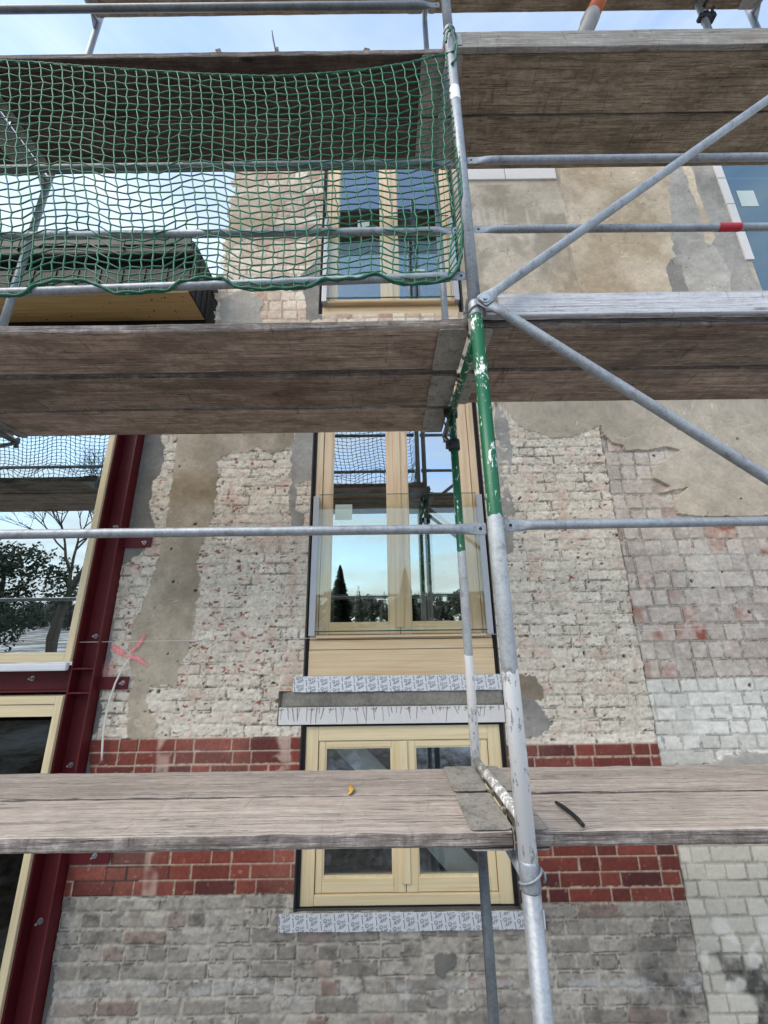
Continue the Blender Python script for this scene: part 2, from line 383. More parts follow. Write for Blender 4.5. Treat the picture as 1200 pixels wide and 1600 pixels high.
def vn(x, z, s, seed, sz=None):
    sz = sz or s
    a = x / s + seed * 17.31; b = z / sz + seed * 9.77
    i = np.floor(a).astype(np.int64); j = np.floor(b).astype(np.int64)
    u = a - i; v = b - j; u = u * u * (3 - 2 * u); v = v * v * (3 - 2 * v)
    def h(p, q):
        n = (p * 374761393 + q * 668265263 + seed * 974711) & 0x7fffffff
        n = ((n ^ (n >> 13)) * 1274126177) & 0x7fffffff
        n = n ^ (n >> 16)
        return (n & 0xffff) / 65535.0
    return (h(i, j) * (1 - u) + h(i + 1, j) * u) * (1 - v) + (h(i, j + 1) * (1 - u) + h(i + 1, j + 1) * u) * v


def fbm(x, z, s, seed, o=4, g=0.5, sz=None):
    t = 0; a = 1; n = 0; sz = sz or s
    for k in range(o):
        t = t + a * vn(x, z, s / 2 ** k, seed + k * 13, sz / 2 ** k); n += a; a *= g
    return t / n


def hsh(a, b, seed):
    n = (a.astype(np.int64) * 73856093 ^ b.astype(np.int64) * 19349663 ^ seed * 83492791) & 0x7fffffff
    n = ((n ^ (n >> 15)) * 2246822519) & 0x7fffffff
    n = n ^ (n >> 13)
    return (n & 0xffff) / 65535.0


def ss(a, b, x):
    t = np.clip((x - a) / (b - a), 0, 1); return t * t * (3 - 2 * t)


def inpoly(x, z, poly):
    r = np.zeros(x.shape, bool); n = len(poly)
    for k in range(n):
        x0, z0 = poly[k]; x1, z1 = poly[(k + 1) % n]
        if z0 == z1: continue
        c = ((z0 > z) != (z1 > z)) & (x < (x1 - x0) * (z - z0) / (z1 - z0) + x0)
        r ^= c
    return r


def px_poly(pts):
    out = []
    for (a, b) in pts:
        p = P(a, b, YW); out.append((p.x, p.z - EZ))
    return out


def grid_lines(segs):
    out = []
    for (a, b, st) in segs:
        n = max(1, int(round((b - a) / st))); out += [a + (b - a) * k / n for k in range(n)]
    out.append(segs[-1][1]); return np.array(out)


gx = grid_lines([(-2.08, -0.59, 0.0072), (-0.59, 0.78, 0.011), (0.78, 3.55, 0.0078), (3.55, 4.7, 0.05)])
gz = grid_lines([(-2.75, -2.2, 0.05), (-2.2, 1.72, 0.0072), (1.72, 2.7, 0.04), (2.7, 4.75, 0.011), (4.75, 5.6, 0.05)])
X, Z = np.meshgrid(gx, gz)
wx = X + (fbm(X, Z, 0.06, 3, 4) - 0.5) * 0.05; wz = Z + (fbm(X, Z, 0.06, 5, 4) - 0.5) * 0.05   # ragged edges
lx = X + (fbm(X, Z, 0.25, 8, 2) - 0.5) * 0.012; lz = Z + (fbm(X, Z, 0.45, 9, 2) - 0.5) * 0.010  # courses are not ruler straight


def bond(x, z, z0, ch, L, mode, seed, joint=0.006):
    """per vertex: brick tone, distance to the joint, brick id noise"""
    c = np.floor((z0 - z) / ch); v = (z0 - z) - c * ch
    off = hsh(c, c * 0, seed) * L
    xx = x + off + (vn(x, c * 7.3, 0.31, seed + 4, 1.0) - 0.5) * 0.03
    if mode == 'cross':
        hd = (c.astype(np.int64) % 2 == 1); w = np.where(hd, L / 2, L)
        i = np.floor(xx / w); u = xx - i * w
    elif mode == 'header':
        w = np.full(x.shape, L / 2); i0 = np.floor(xx / w); k = hsh(np.floor(i0 / 2), c, seed + 9) < 0.28
        w = np.where(k, L, L / 2); i = np.where(k, np.floor(xx / L) + 5000, np.floor(xx / (L / 2))); u = xx - np.floor(xx / w) * w
    else:                                            # stretcher, header, stretcher, header
        per = 1.5 * L; k = np.floor(xx / per); r = xx - k * per; hd = r > L
        i = k * 2 + hd; u = np.where(hd, r - L, r); w = np.where(hd, L / 2, L)
    de = np.minimum(np.minimum(u, w - u), np.minimum(v, ch - v))
    return c, i, hsh(i, c, seed + 1), hsh(i, c, seed + 2), de


def col(c): return np.array(c, float)
def lerp(a, b, t): return a * (1 - t[..., None]) + b * t[..., None]


shape = X.shape
F1 = fbm(X, Z, 0.020, 21, 3); F2 = fbm(X, Z, 0.075, 22, 4); F3 = fbm(X, Z, 0.5, 23, 4); F4 = fbm(X, Z, 0.035, 24, 3, 0.6, 0.022)
F5 = fbm(X, Z, 0.16, 25, 3)
ALB = np.zeros(shape + (3,)); H = np.zeros(shape); ZID = np.zeros(shape, np.int8)
CH = 0.0778

# 0 limewashed rough brick
c, i, t1, t2, de = bond(lx, lz, -0.665, CH, 0.252, 'cross', 31)
ero = de + (F1 - 0.5) * 0.016 + (F2 - 0.5) * 0.012
bm_ = ss(0.002, 0.010, ero)
ca = lerp(col((0.50, 0.455, 0.385)), col((0.60, 0.555, 0.48)), t1)
ca = lerp(ca, col((0.53, 0.43, 0.365)), ss(0.82, 0.96, t2) * 0.7)
ca = lerp(ca, col((0.47, 0.435, 0.385)), ss(0.45, 0.75, F3) * 0.45)
N1 = fbm(X, Z, 0.013, 201, 2); N2 = fbm(X, Z, 0.032, 202, 3, 0.6, 0.016)
ca = ca * (0.66 + 0.36 * F4 + 0.32 * N1)[..., None]  # tone follows the height noise: relief shading painted into the colour
mort = lerp(col((0.46, 0.42, 0.35)), col((0.57, 0.525, 0.45)), ss(.3, .7, F2)) * (0.74 + 0.5 * N1)[..., None]
A0 = lerp(mort, ca, bm_)
crk = (np.abs(de - 0.005 + (F1 - 0.5) * 0.012) < 0.0024) & (fbm(X, Z, 0.11, 26, 3) > 0.53)
A0 = np.where(crk[..., None], A0 * 0.52, A0)
bedc = (np.abs(np.mod(-0.665 - lz + (F1 - .5) * .012, CH) - .004) < 0.0026) & (fbm(X, Z, 0.16, 206, 4, .6, .10) > 0.50); A0 = np.where(bedc[..., None], A0 * 0.58, A0)
wrk = (np.abs(N2 - 0.5) < 0.018) & (F5 > 0.50); A0 = np.where(wrk[..., None], A0 * 0.66, A0)
sm0 = ss(0.50, 0.62, fbm(X, Z, 0.2, 203, 3)) * 0.6; A0 = lerp(A0, lerp(col((0.50, .455, .385)), col((.58, .535, .465)), F4) * (0.8 + .4 * N1)[..., None], sm0)
wear = fbm(X, Z, 0.9, 27, 2)
spall = fbm(X, Z, 0.040, 28, 3, 0.5, 0.020) + (wear - 0.5) * 0.22
sp = ss(0.760, 0.784, spall) * bm_
A0 = lerp(A0, lerp(col((0.26, 0.07, 0.045)), col((0.40, 0.17, 0.12)), F1), sp)
dk = ss(0.83, 0.855, fbm(X, Z, 0.028, 29, 2))
A0 = lerp(A0, col((0.10, 0.045, 0.035)), dk * 0.8)
pk = ss(0.60, 0.75, fbm(X, Z, 0.13, 30, 3)) * bm_
A0 = lerp(A0, col((0.50, 0.32, 0.26)), pk * 0.45)
H0 = bm_ * (0.003 + 0.004 * t2) + (F2 - 0.5) * 0.005 + (F4 - 0.5) * 0.006 + (N2 - .5) * .008 + (N1 - .5) * .005 - wrk * .002 - sp * 0.005 - dk * 0.012 - crk * 0.004

# 1 red facing band (the right half sits one course lower)
redz = np.where(X < 0.2, -0.665, -0.727)
c, i, t1, t2, de = bond(lx, lz + (X - 0) * 0.0, 0, CH, 0.252, 'gothic', 41)
c, i, t1, t2, de = bond(X, Z + (lz - Z) * 0.25 - redz, 0.0, CH, 0.252, 'gothic', 41)
bm1 = ss(0.0034, 0.0054, de + (F1 - 0.5) * 0.004)
ca = lerp(col((0.112, 0.024, 0.020)), col((0.205, 0.052, 0.037)), t1)
ca = lerp(ca, col((0.085, 0.020, 0.020)), ss(0.80, 0.95, t2))
ca = ca * (0.80 + 0.4 * F5)[..., None]
ca = lerp(ca, col((0.40, 0.31, 0.27)), ss(0.74, 0.84, F1) * 0.4)
ca = lerp(ca, col((.33, .25, .22)), ss(.45, .8, F3) * .16 + .04 * F2)
ca = ca * (0.76 + .46 * N1)[..., None]
A1 = lerp(lerp(col((0.27, 0.24, 0.20)), col((0.41, 0.37, 0.315)), F2) * (0.7 + .6 * N1)[..., None], ca, bm1)
op = (hsh(i, c, 49) > 0.90) & (de < 0.006)
A1 = np.where(op[..., None], A1 * 0.15, A1)
smear = (ss(0.055, 0.03, np.abs(X + 1.475 + 0.03 * (Z + 1)))) * ss(0.36, 0.52, F5)
smear = np.maximum(smear, ss(0.07, 0.02, np.abs(X + 0.70 - (F2 - .5) * 0.12)) * ss(-1.05, -0.95, Z) * ss(0.35, 0.55, F2))
A1 = lerp(A1, col((0.40, 0.345, 0.31)), smear * 0.75)
H1 = 0.004 + bm1 * (0.004 + 0.002 * t2) + (F1 - 0.5) * 0.002

# 2 grey plinth
pz = np.where(X < 0.2, -0.665 - 11 * CH, -0.727 - 11 * CH)
c, i, t1, t2, de = bond(lx, lz - pz, 0.0, CH * 1.03, 0.252, 'cross', 51)
bm2 = ss(0.0055, 0.0125, de + (F1 - 0.5) * 0.010 + (F2 - 0.5) * 0.008)
ca = lerp(col((0.235, 0.21, 0.178)), col((0.40, 0.36, 0.305)), t1)
ca = lerp(ca, col((0.26, 0.17, 0.135)), ss(0.86, 0.97, t2) * 0.7) * (0.62 + 0.46 * F4 + .32 * N1)[..., None]
A2 = lerp(lerp(col((0.36, 0.32, 0.26)), col((0.48, 0.43, 0.36)), F2) * (0.72 + .5 * N1)[..., None], ca, bm2)
und = (np.abs(de - 0.0075 + (F1 - .5) * .010) < 0.0026) & (fbm(X, Z, 0.10, 54, 2) > 0.52)
A2 = np.where(und[..., None], A2 * 0.50, A2)
bl2 = ss(.62, .72, fbm(X, Z, .05, 204, 3)); A2 = lerp(A2, A2 * .72, bl2)
lowz = ss(-1.75, -2.05, Z)
dirt = ss(0.45, 0.68, fbm(X, Z, 0.30, 55, 4) + 0.15 * lowz) * ss(-1.0, 0.2, X)
A2 = lerp(A2, col((0.14, 0.13, 0.118)), dirt * 0.36)
soot = ss(0.36, 0.60, fbm(X, Z, 0.16, 56, 4)) * ss(1.25, 1.75, X) * ss(-1.70, -1.92, Z)
A2 = lerp(A2, col((0.035, 0.034, 0.034)), np.clip(soot * (0.25 + 1.3 * fbm(X, Z, 0.045, 58, 4, .65)), 0, 1) * 0.85)
effl = ss(0.44, 0.62, fbm(X, Z, 0.13, 57, 5, 0.65, 0.06)) * ss(0.05, 0.015, np.abs(Z + 1.965 + 0.015 * np.sin(X * 9) + (F2 - .5) * .05)) * (0.5 + N1)
A2 = lerp(A2, col((0.56, 0.545, 0.52)), np.clip(effl, 0, 1) * 0.42)
pks = ss(0.1, 0.03, np.abs(X + 0.42)) * ss(-1.65, -1.75, Z) * ss(-2.0, -1.9, Z) * ss(0.35, .6, F5)
A2 = lerp(A2, col((0.36, 0.23, 0.20)), pks * 0.5)
H2 = bm2 * (0.003 + 0.006 * t2) + (F2 - 0.5) * 0.008 + (F4 - 0.5) * 0.008 + (N1 - .5) * .004 - und * .003

# 3 pinkish grey big brick on the right, 4 painted grey brick below it
c, i, t1, t2, de = bond(lx, lz, -0.338, 0.1235, 0.25, 'header', 61)
bm3 = ss(0.004, 0.0085, de + (F1 - 0.5) * 0.010 + (F2 - 0.5) * 0.010)
ca = lerp(col((0.40, 0.345, 0.305)), col((0.52, 0.46, 0.405)), t1)
ca = lerp(ca, col((0.42, 0.26, 0.21)), ss(0.70, 0.92, t2) * 0.75)
ca = lerp(ca, col((0.34, 0.105, 0.07)), ss(0.60, 0.72, F5) * ss(0.62, 0.80, t2) * 0.9)
ca = lerp(ca, col((0.53, 0.50, 0.46)), ss(0.48, 0.66, F2) * 0.55) * (0.70 + 0.34 * F4 + .24 * N1)[..., None]
A3 = lerp(lerp(col((0.31, 0.285, 0.255)), col((0.45, 0.41, 0.365)), F2) * (.75 + .45 * N1)[..., None], ca, bm3)
c3 = (np.abs(de - .007 + (F1 - .5) * .012) < .0025) & (fbm(X, Z, .14, 205, 3) > .47); A3 = np.where(c3[..., None], A3 * .58, A3)
H3 = -0.014 + bm3 * (0.002 + 0.003 * t2) + (F2 - 0.5) * 0.004 + (F4 - 0.5) * 0.005
c, i, t1, t2, de = bond(lx, lz, -0.338, 0.0885, 0.252, 'header', 71)
bm4 = ss(0.003, 0.008, de + (F1 - 0.5) * 0.008 + (F2 - 0.5) * 0.010)
ca = lerp(col((0.47, 0.465, 0.43)), col((0.575, 0.57, 0.53)), t1) * (0.76 + 0.30 * F4 + .18 * N1)[..., None]
A4 = lerp(col((0.43, 0.42, 0.385)) * (0.62 + 0.4 * F2 + .3 * N1)[..., None], ca, bm4)
crk = (np.abs(de - 0.006 + (F1 - 0.5) * 0.006) < 0.0025) & (fbm(X, Z, 0.12, 75, 3) > 0.53)
A4 = np.where(crk[..., None], A4 * 0.60, A4)
low4 = ss(-0.75, -1.45, Z) * 0.65
A4 = lerp(A4, lerp(col((0.34, 0.32, 0.27)), col((0.42, 0.395, 0.34)), t2) * (0.75 + 0.4 * bm4)[..., None], low4)
soot = ss(0.38, 0.56, fbm(X, Z, 0.16, 56, 4)) * ss(-1.72, -1.98, Z)
A4 = lerp(A4, col((0.04, 0.04, 0.04)), np.clip(soot * (0.05 + 1.5 * fbm(X, Z, 0.05, 78, 4, .65)), 0, 1) * 0.85)
A4 = lerp(A4, col((0.62, 0.61, 0.58)), ss(0.55, 0.66, fbm(X, Z, 0.14, 77, 3)) * ss(-1.62, -1.72, Z) * 0.6)
H4 = -0.014 + bm4 * (0.002 + 0.003 * t2) + (F2 - 0.5) * 0.004 + (F4 - .5) * .003 - crk * 0.004

# 6 upper storey: patchy pale brick
c, i, t1, t2, de = bond(lx, lz, 2.75, 0.105, 0.252, 'header', 81)
bm6 = ss(0.003, 0.0075, de + (F1 - 0.5) * 0.010 + (F2 - 0.5) * 0.010)
ca = lerp(col((0.50, 0.40, 0.33)), col((0.66, 0.585, 0.51)), t1)
ca = lerp(ca, col((0.42, 0.25, 0.19)), ss(0.75, 0.95, t2) * 0.7) * (0.66 + 0.38 * F4 + .26 * N1)[..., None]
A6 = lerp(col((0.40, 0.345, 0.28)) * (0.8 + 0.4 * F2)[..., None], ca, bm6)
H6 = bm6 * 0.005 + (F2 - 0.5) * 0.004

# 5 plaster, several sorts
def plaster(c0, c1, seed, s=0.35):
    f = fbm(X, Z, s, seed, 5, 0.55); a = lerp(col(c0), col(c1), ss(0.3, 0.7, f))
    a = a * (0.80 + 0.22 * F4 + .18 * N1)[..., None]
    mt = fbm(X, Z, .11, seed + 8, 5, .65); a = a * (0.80 + .42 * mt)[..., None]
    pit = ss(0.90, 0.93, fbm(X, Z, 0.024, seed + 3, 2)); a = a * (1 - 0.6 * pit)[..., None]
    scr = (np.abs(fbm(X + Z * 0.4, Z, 0.35, seed + 5, 3, 0.5, 0.06) - 0.5) < 0.006) & (fbm(X, Z, 0.2, seed + 6, 2) > 0.62)
    a = np.where(scr[..., None], a * 1.25, a)
    return a, (f - 0.5) * 0.006 - pit * 0.004


beige, hb = plaster((0.285, 0.243, 0.185), (0.385, 0.335, 0.265), 91)
sand, hs_ = plaster((0.36, 0.315, 0.255), (0.455, 0.405, 0.335), 101, 0.5)
cem, hc = plaster((0.17, 0.165, 0.155), (0.25, 0.24, 0.225), 111)
pale, hp = plaster((0.40, 0.385, 0.35), (0.50, 0.485, 0.45), 121)
ochre, ho = plaster((0.37, 0.30, 0.215), (0.47, 0.405, 0.32), 131)

ALB[:] = A0; H[:] = H0; ZID[:] = 0
def put(mask, a, h, zid):
    ALB[mask] = a[mask]; H[mask] = h[mask]; ZID[mask] = zid
EDGE = 1.805
xe = X + (fbm(X, Z, 0.10, 141, 3) - 0.5) * 0.02
RED_T = redz; RED_B = np.where(X < 0.2, -0.665 - 11 * CH, -0.727 - 11 * CH)
put((Z < RED_T) & (Z > RED_B) & (xe < EDGE), A1, H1, 1)
put((Z <= RED_B) & (xe < EDGE), A2, H2, 2)
put((xe >= EDGE) & (Z > -0.338), A3, H3, 3)
put((xe >= EDGE) & (Z <= -0.338), A4, H4, 4)
gap = (np.abs(xe - EDGE) < 0.006) & (Z < 1.6); ALB[gap] *= 0.55; H[gap] -= 0.012
put(Z > 2.4, A6, H6, 6)
# plaster patches: ragged outlines on the wall, real thickness
pl_strip = px_poly([(278, 670), (272, 744), (265, 779), (259, 820), (249, 867), (237, 913), (229, 933), (211, 968), (205, 994), (203, 1026), (206, 1050), (211, 1067), (203, 1085),
                    (199, 1117), (198, 1154), (240, 1154), (246, 1128), (232, 1111), (229, 1082), (238, 1073), (278, 1070), (281, 1041), (296, 1017), (300, 997), (307, 947), (312, 930),
                    (313, 902), (309, 881), (319, 843), (331, 808), (337, 776), (342, 744), (337, 724), (351, 712), (383, 709), (407, 697), (415, 708), (440, 708), (459, 697), (459, 670)])
pl_steel = px_poly([(150, 660), (252, 665), (257, 710), (250, 742), (237, 752), (235, 807), (244, 826), (236, 850), (225, 860), (200, 880), (190, 888), (180, 947), (174, 1010), (171, 1050), (161, 1075), (157, 1127),
                    (144, 1154), (139, 1206), (109, 1345), (94, 1412), (77, 1585), (60, 1700), (20, 1700), (60, 1300)])
pl_jamb = px_poly([(463, 660), (500, 660), (486, 752), (463, 757), (464, 797), (476, 802), (472, 838), (454, 838), (452, 770), (457, 755), (454, 724)])
pl_sand = px_poly([(700, 560), (780, 630), (801, 655), (818, 671), (839, 676), (864, 686), (895, 683), (920, 674), (937, 665), (943, 681), (955, 692), (972, 695), (978, 704), (1007, 704), (1039, 699), (1062, 704),
                   (1046, 713), (1028, 725), (1021, 748), (1046, 762), (1030, 772), (1074, 762), (1050, 784), (1057, 802), (1095, 807), (1300, 806), (1900, 806), (1900, 300), (700, 300)])
pl_patch = px_poly([(806, 1085), (838, 1092), (848, 1112), (862, 1132), (845, 1150), (812, 1158)])
pl_patch2 = px_poly([(1108, 1195), (1135, 1180), (1180, 1174), (1260, 1180), (1260, 1215), (1100, 1215)])
pl_low = px_poly([(676, 1492), (690, 1484), (716, 1490), (712, 1506), (690, 1528), (680, 1522)])
pl_quoin = px_poly([(772, 632), (790, 648), (799, 700), (794, 760), (804, 800), (803, 862), (786, 884), (776, 760)])
pl_brown = px_poly([(800, 1052), (836, 1056), (848, 1078), (846, 1094), (806, 1088)])
steel_m = inpoly(wx, wz, pl_steel)
masks = [(inpoly(wx, wz, pl_strip) & (Z < 1.8) & (Z > -0.665), beige, hb, 0.008, 7), (steel_m & (Z < 2.4), cem, hc, 0.004, 8), (inpoly(wx, wz, pl_jamb) & (Z < 1.8), cem * 1.25, hc, 0.006, 9),
         (inpoly(X + (wx - X) * 0.45, Z + (wz - Z) * 0.45, pl_sand) & (Z < 2.45), sand, hs_, 0.012, 5), (inpoly(wx, wz, pl_patch), cem * 1.1, hc, 0.008, 10), (inpoly(wx, wz, pl_patch2), cem * 1.5, hc, 0.006, 11),
         (inpoly(wx, wz, pl_low), cem * 0.72, hc, 0.009, 12), (inpoly(wx, wz, pl_quoin) & (F2 > .42), cem * 1.35, hc, 0.006, 13), (inpoly(wx, wz, pl_brown), beige * .8, hb, 0.006, 14)]
for mk, a, h, th, zid_ in masks: put(mk, a, h + th, zid_)
right_up = (Z >= 2.2) & (X > 0.70)
put(right_up, sand * 0.97, hs_ + 0.010, 5)
# upper right: ochre middle, a straight old joint, cement patches beside the window
def soft(poly, a, h, th, k=1.0):
    mk = inpoly(X + (wx - X) * k, Z + (wz - Z) * k, px_poly(poly)); put(mk, a, h + th, 5)
soft([(872, 240), (878, 290), (884, 345), (870, 420), (850, 470), (850, 520), (1060, 520), (1050, 430), (1048, 330), (1040, 240)], ochre, ho, 0.012)
soft([(1042, 240), (1046, 330), (1052, 400), (1040, 420), (1050, 460), (1060, 520), (1200, 520), (1186, 450), (1160, 400), (1140, 330), (1110, 240)], cem * 1.32, hc, 0.010)
soft([(1064, 395), (1075, 378), (1100, 376), (1120, 392), (1140, 430), (1140, 470), (1080, 470), (1066, 430)], pale * 0.78, hp, 0.014, 0.5)
soft([(1066, 262), (1080, 262), (1090, 300), (1104, 345), (1116, 372), (1112, 385), (1100, 380), (1094, 340), (1078, 300)], ochre * 1.12, ho, 0.012, 0.7)
stain = ss(0.46, 0.62, fbm(X, Z, 0.28, 151, 4)) * ((X > 0.75) & (X < 1.85) & (Z > 3.0) & (Z < 4.4))
ALB[:] = lerp(ALB, col((0.23, 0.205, 0.165)), stain * 0.55)
run = ss(0.56, 0.70, fbm(X, Z, 0.035, 152, 3, 0.5, 0.5)) * ss(4.15, 4.0, Z) * ss(3.5, 3.8, Z) * ((X > 0.9) & (X < 1.8))
ALB[:] = lerp(ALB, col((0.50, 0.48, 0.43)), run * 0.5)
jt = (np.abs(X - 1.86 - 0.03 * np.sin(Z * 5) - (F2 - .5) * 0.05) < 0.02) & (Z > 2.6); ALB[jt] = ALB[jt] * 0.8 + 0.06; H[jt] -= 0.006
crs = (np.abs(fbm(X, Z, 0.6, 153, 4) - 0.5) < 0.0016) & right_up & (F5 > .56); ALB[crs] *= 0.55
# left upper pier: plaster remains
soft([(345, 505), (345, 468), (380, 452), (412, 470), (405, 500), (420, 520), (345, 520)], pale * 0.72, hp, 0.012)
soft([(364, 312), (400, 298), (440, 305), (430, 350), (395, 372), (366, 382), (352, 410)], ochre, ho, 0.010)
soft([(470, 430), (500, 400), (505, 500), (480, 500)], cem * 1.3, hc, 0.008)
# damp tone variation on the old limewash and beige strip
tone = (0.93 + 0.14 * F3)[..., None] * np.array([1.22, 1.185, 1.13]); ALB *= tone; kz = np.where(np.isin(ZID, (0, 3, 4, 6)), 1.28, 1.12)[..., None]; lum_ = np.clip(ALB.mean(-1, keepdims=True), .004, 2); ALB[:] = ALB * (lum_ / 0.52) ** (kz - 1); ALB[ZID == 2] *= np.array([1.0, 1.03, 1.08]); ALB[ZID == 1] *= np.array([1.16, 1.02, 0.95])
wet = ss(0.55, 0.1, np.abs((Z - 1.12) / 0.36)) * ((ZID == 7) & (X < -1.0) & (Z > 0.4) & (Z < 1.8)); ALB[:] = lerp(ALB, ALB * np.array([.76, .72, .64]), wet)
# little drill holes
for k in range(46):
    hx = random.uniform(-1.7, -0.65) if k % 2 else random.uniform(0.9, 3.3); hz = random.uniform(-0.5, 1.6); rr = random.uniform(0.006, 0.013)
    d = np.hypot(X - hx, Z - hz); q = d < rr; ALB[q] = ALB[q] * 0.18; H[q] -= 0.010

# openings
OPEN = [(-0.572, 0.788, -1.607, -0.592), (-0.572, 0.793, -0.392, 2.15), (-0.574, 0.748, 2.80, 5.05), (3.575, 4.7, 2.75, 5.1), (-0.735, 0.800, -0.600, -0.388)]
keep = np.ones(shape, bool)
for (a, b, c0, d0) in OPEN: keep &= ~((X > a) & (X < b) & (Z > c0) & (Z < d0))
notch = inpoly(X, Z, px_poly([(432, 1094), (448, 1086), (462, 1082), (480, 1080), (480, 1104), (440, 1104)])); keep &= ~notch
rag = -1.545 + (np.floor((Z - 2.75) / 0.105) % 2) * 0.022 + (fbm(X, Z, 0.09, 161, 3) - 0.5) * 0.08
keep &= ~((Z > 2.42) & (X < rag)); keep &= X > -1.983

YY = YW - H
vid = -np.ones(shape, np.int64); nz_, nx_ = shape
quads_keep = keep[:-1, :-1] & keep[1:, :-1] & keep[:-1, 1:] & keep[1:, 1:]
zq = ZID[:-1, :-1]
idx = np.arange(nz_ * nx_).reshape(shape)
V3 = np.stack([X, YY, Z + EZ], -1).reshape(-1, 3); C3 = np.clip(ALB, 0.004, 0.85).reshape(-1, 3)


def relief_part(name, zid, mat, parent, sel=None):
    q = quads_keep & (zq == zid)
    if sel is not None: q = q & sel
    jj, ii = np.nonzero(q)
    a = idx[jj, ii]; b = idx[jj, ii + 1]; c = idx[jj + 1, ii + 1]; d = idx[jj + 1, ii]
    f = np.stack([a, b, c, d], 1); u, inv = np.unique(f, return_inverse=True); f = inv.reshape(f.shape)
    me = bpy.data.meshes.new(name); nf = len(f)
    me.vertices.add(len(u)); me.vertices.foreach_set('co', V3[u].astype(np.float32).ravel())
    me.loops.add(nf * 4); me.loops.foreach_set('vertex_index', f.astype(np.int32).ravel())
    me.polygons.add(nf); me.polygons.foreach_set('loop_start', np.arange(0, nf * 4, 4, dtype=np.int32)); me.polygons.foreach_set('loop_total', np.full(nf, 4, np.int32))
    me.polygons.foreach_set('use_smooth', np.ones(nf, bool))
    at = me.attributes.new('albedo', 'FLOAT_COLOR', 'POINT'); at.data.foreach_set('color', np.concatenate([C3[u], np.ones((len(u), 1))], 1).astype(np.float32).ravel())
    me.materials.append(mat); me.update(); me.validate()
    o = bpy.data.objects.new(name, me); COL.objects.link(o)
    if parent: o.parent = parent; o.matrix_parent_inverse = parent.matrix_world.inverted()
    return o


house = empty('brick_building', (0, 0, 0), 'old brick facade losing its limewash, with a red brick band and new timber windows', 'building')
for nm, zid, mt in (('limewashed_brickwork', 0, 'mason'), ('red_brick_band', 1, 'mason_red'), ('grey_brick_plinth', 2, 'mason'), ('bare_pinkish_brickwork', 3, 'mason'), ('painted_grey_brickwork', 4, 'mason'),
                    ('plaster_coat', 5, 'plaster'), ('upper_brickwork', 6, 'mason'), ('plaster_strip', 7, 'plaster'), ('cement_render', 8, 'plaster'), ('cement_patch', 9, 'plaster'), ('cement_patch', 10, 'plaster'),
                    ('cement_patch', 11, 'plaster'), ('damp_patch', 12, 'plaster'), ('cement_patch', 13, 'plaster'), ('plaster_patch', 14, 'plaster')):
    for sel in ((X[:-1, :-1] < 0.1), (X[:-1, :-1] >= 0.1)) if zid in (0, 1, 5) else (None,): relief_part(nm, zid, M[mt], house, sel)
del V3, C3, ALB, A0, A1, A2, A3, A4, A6

# masonry core with the openings left free
def core_wall():
    xs = sorted({-1.983, -1.49, 4.7, *[v for o in OPEN for v in o[:2]]}); zs = sorted({-2.75, 2.42, 5.6, *[v for o in OPEN for v in o[2:]]})
    mb = MB()
    for xa, xb in zip(xs, xs[1:]):
        for za, zb in zip(zs, zs[1:]):
            xm, zm = (xa + xb) / 2, (za + zb) / 2
            if any(o[0] < xm < o[1] and o[2] < zm < o[3] for o in OPEN): continue
            if zm > 2.42 and xm < -1.49: continue
            mb.box(xa, xb, 3.03, 3.42, za + EZ, zb + EZ)
    return mb.build('masonry_core', M['limeblock_old'], house)
M['limeblock_old'] = m_plain('old masonry core', (0.30, 0.26, 0.21), 0.9, 0, 0.2, 12, 0.4)
core_wall()

# ------------------------------------------------------------------ windows of the brick building
def bars(name, mats, parent, x0, x1, z0, z1, l, r, t, b, y0, y1, bev=0.004):
    """a rectangular timber frame: standing stiles, rails butted between them; slot 0 standing grain, slot 1 lying grain"""
    mb = MB()
    mb.box(x0, x0 + l, y0, y1, z0, z1, 0, bev); mb.box(x1 - r, x1, y0, y1, z0, z1, 0, bev)
    if t: mb.box(x0 + l + .0005, x1 - r - .0005, y0 + .0008, y1, z1 - t, z1 - .0008, 1, bev)
    if b: mb.box(x0 + l + .0005, x1 - r - .0005, y0 + .0008, y1, z0 + .0008, z0 + b, 1, bev)
    return mb.build(name, mats, parent)


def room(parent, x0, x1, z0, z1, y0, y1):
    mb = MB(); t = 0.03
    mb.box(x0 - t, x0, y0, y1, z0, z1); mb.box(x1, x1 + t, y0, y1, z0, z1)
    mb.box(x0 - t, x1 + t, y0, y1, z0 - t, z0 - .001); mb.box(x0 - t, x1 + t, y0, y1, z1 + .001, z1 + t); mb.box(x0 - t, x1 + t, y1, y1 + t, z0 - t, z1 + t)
    return mb.build('room_lining', M['dark_room'], parent)


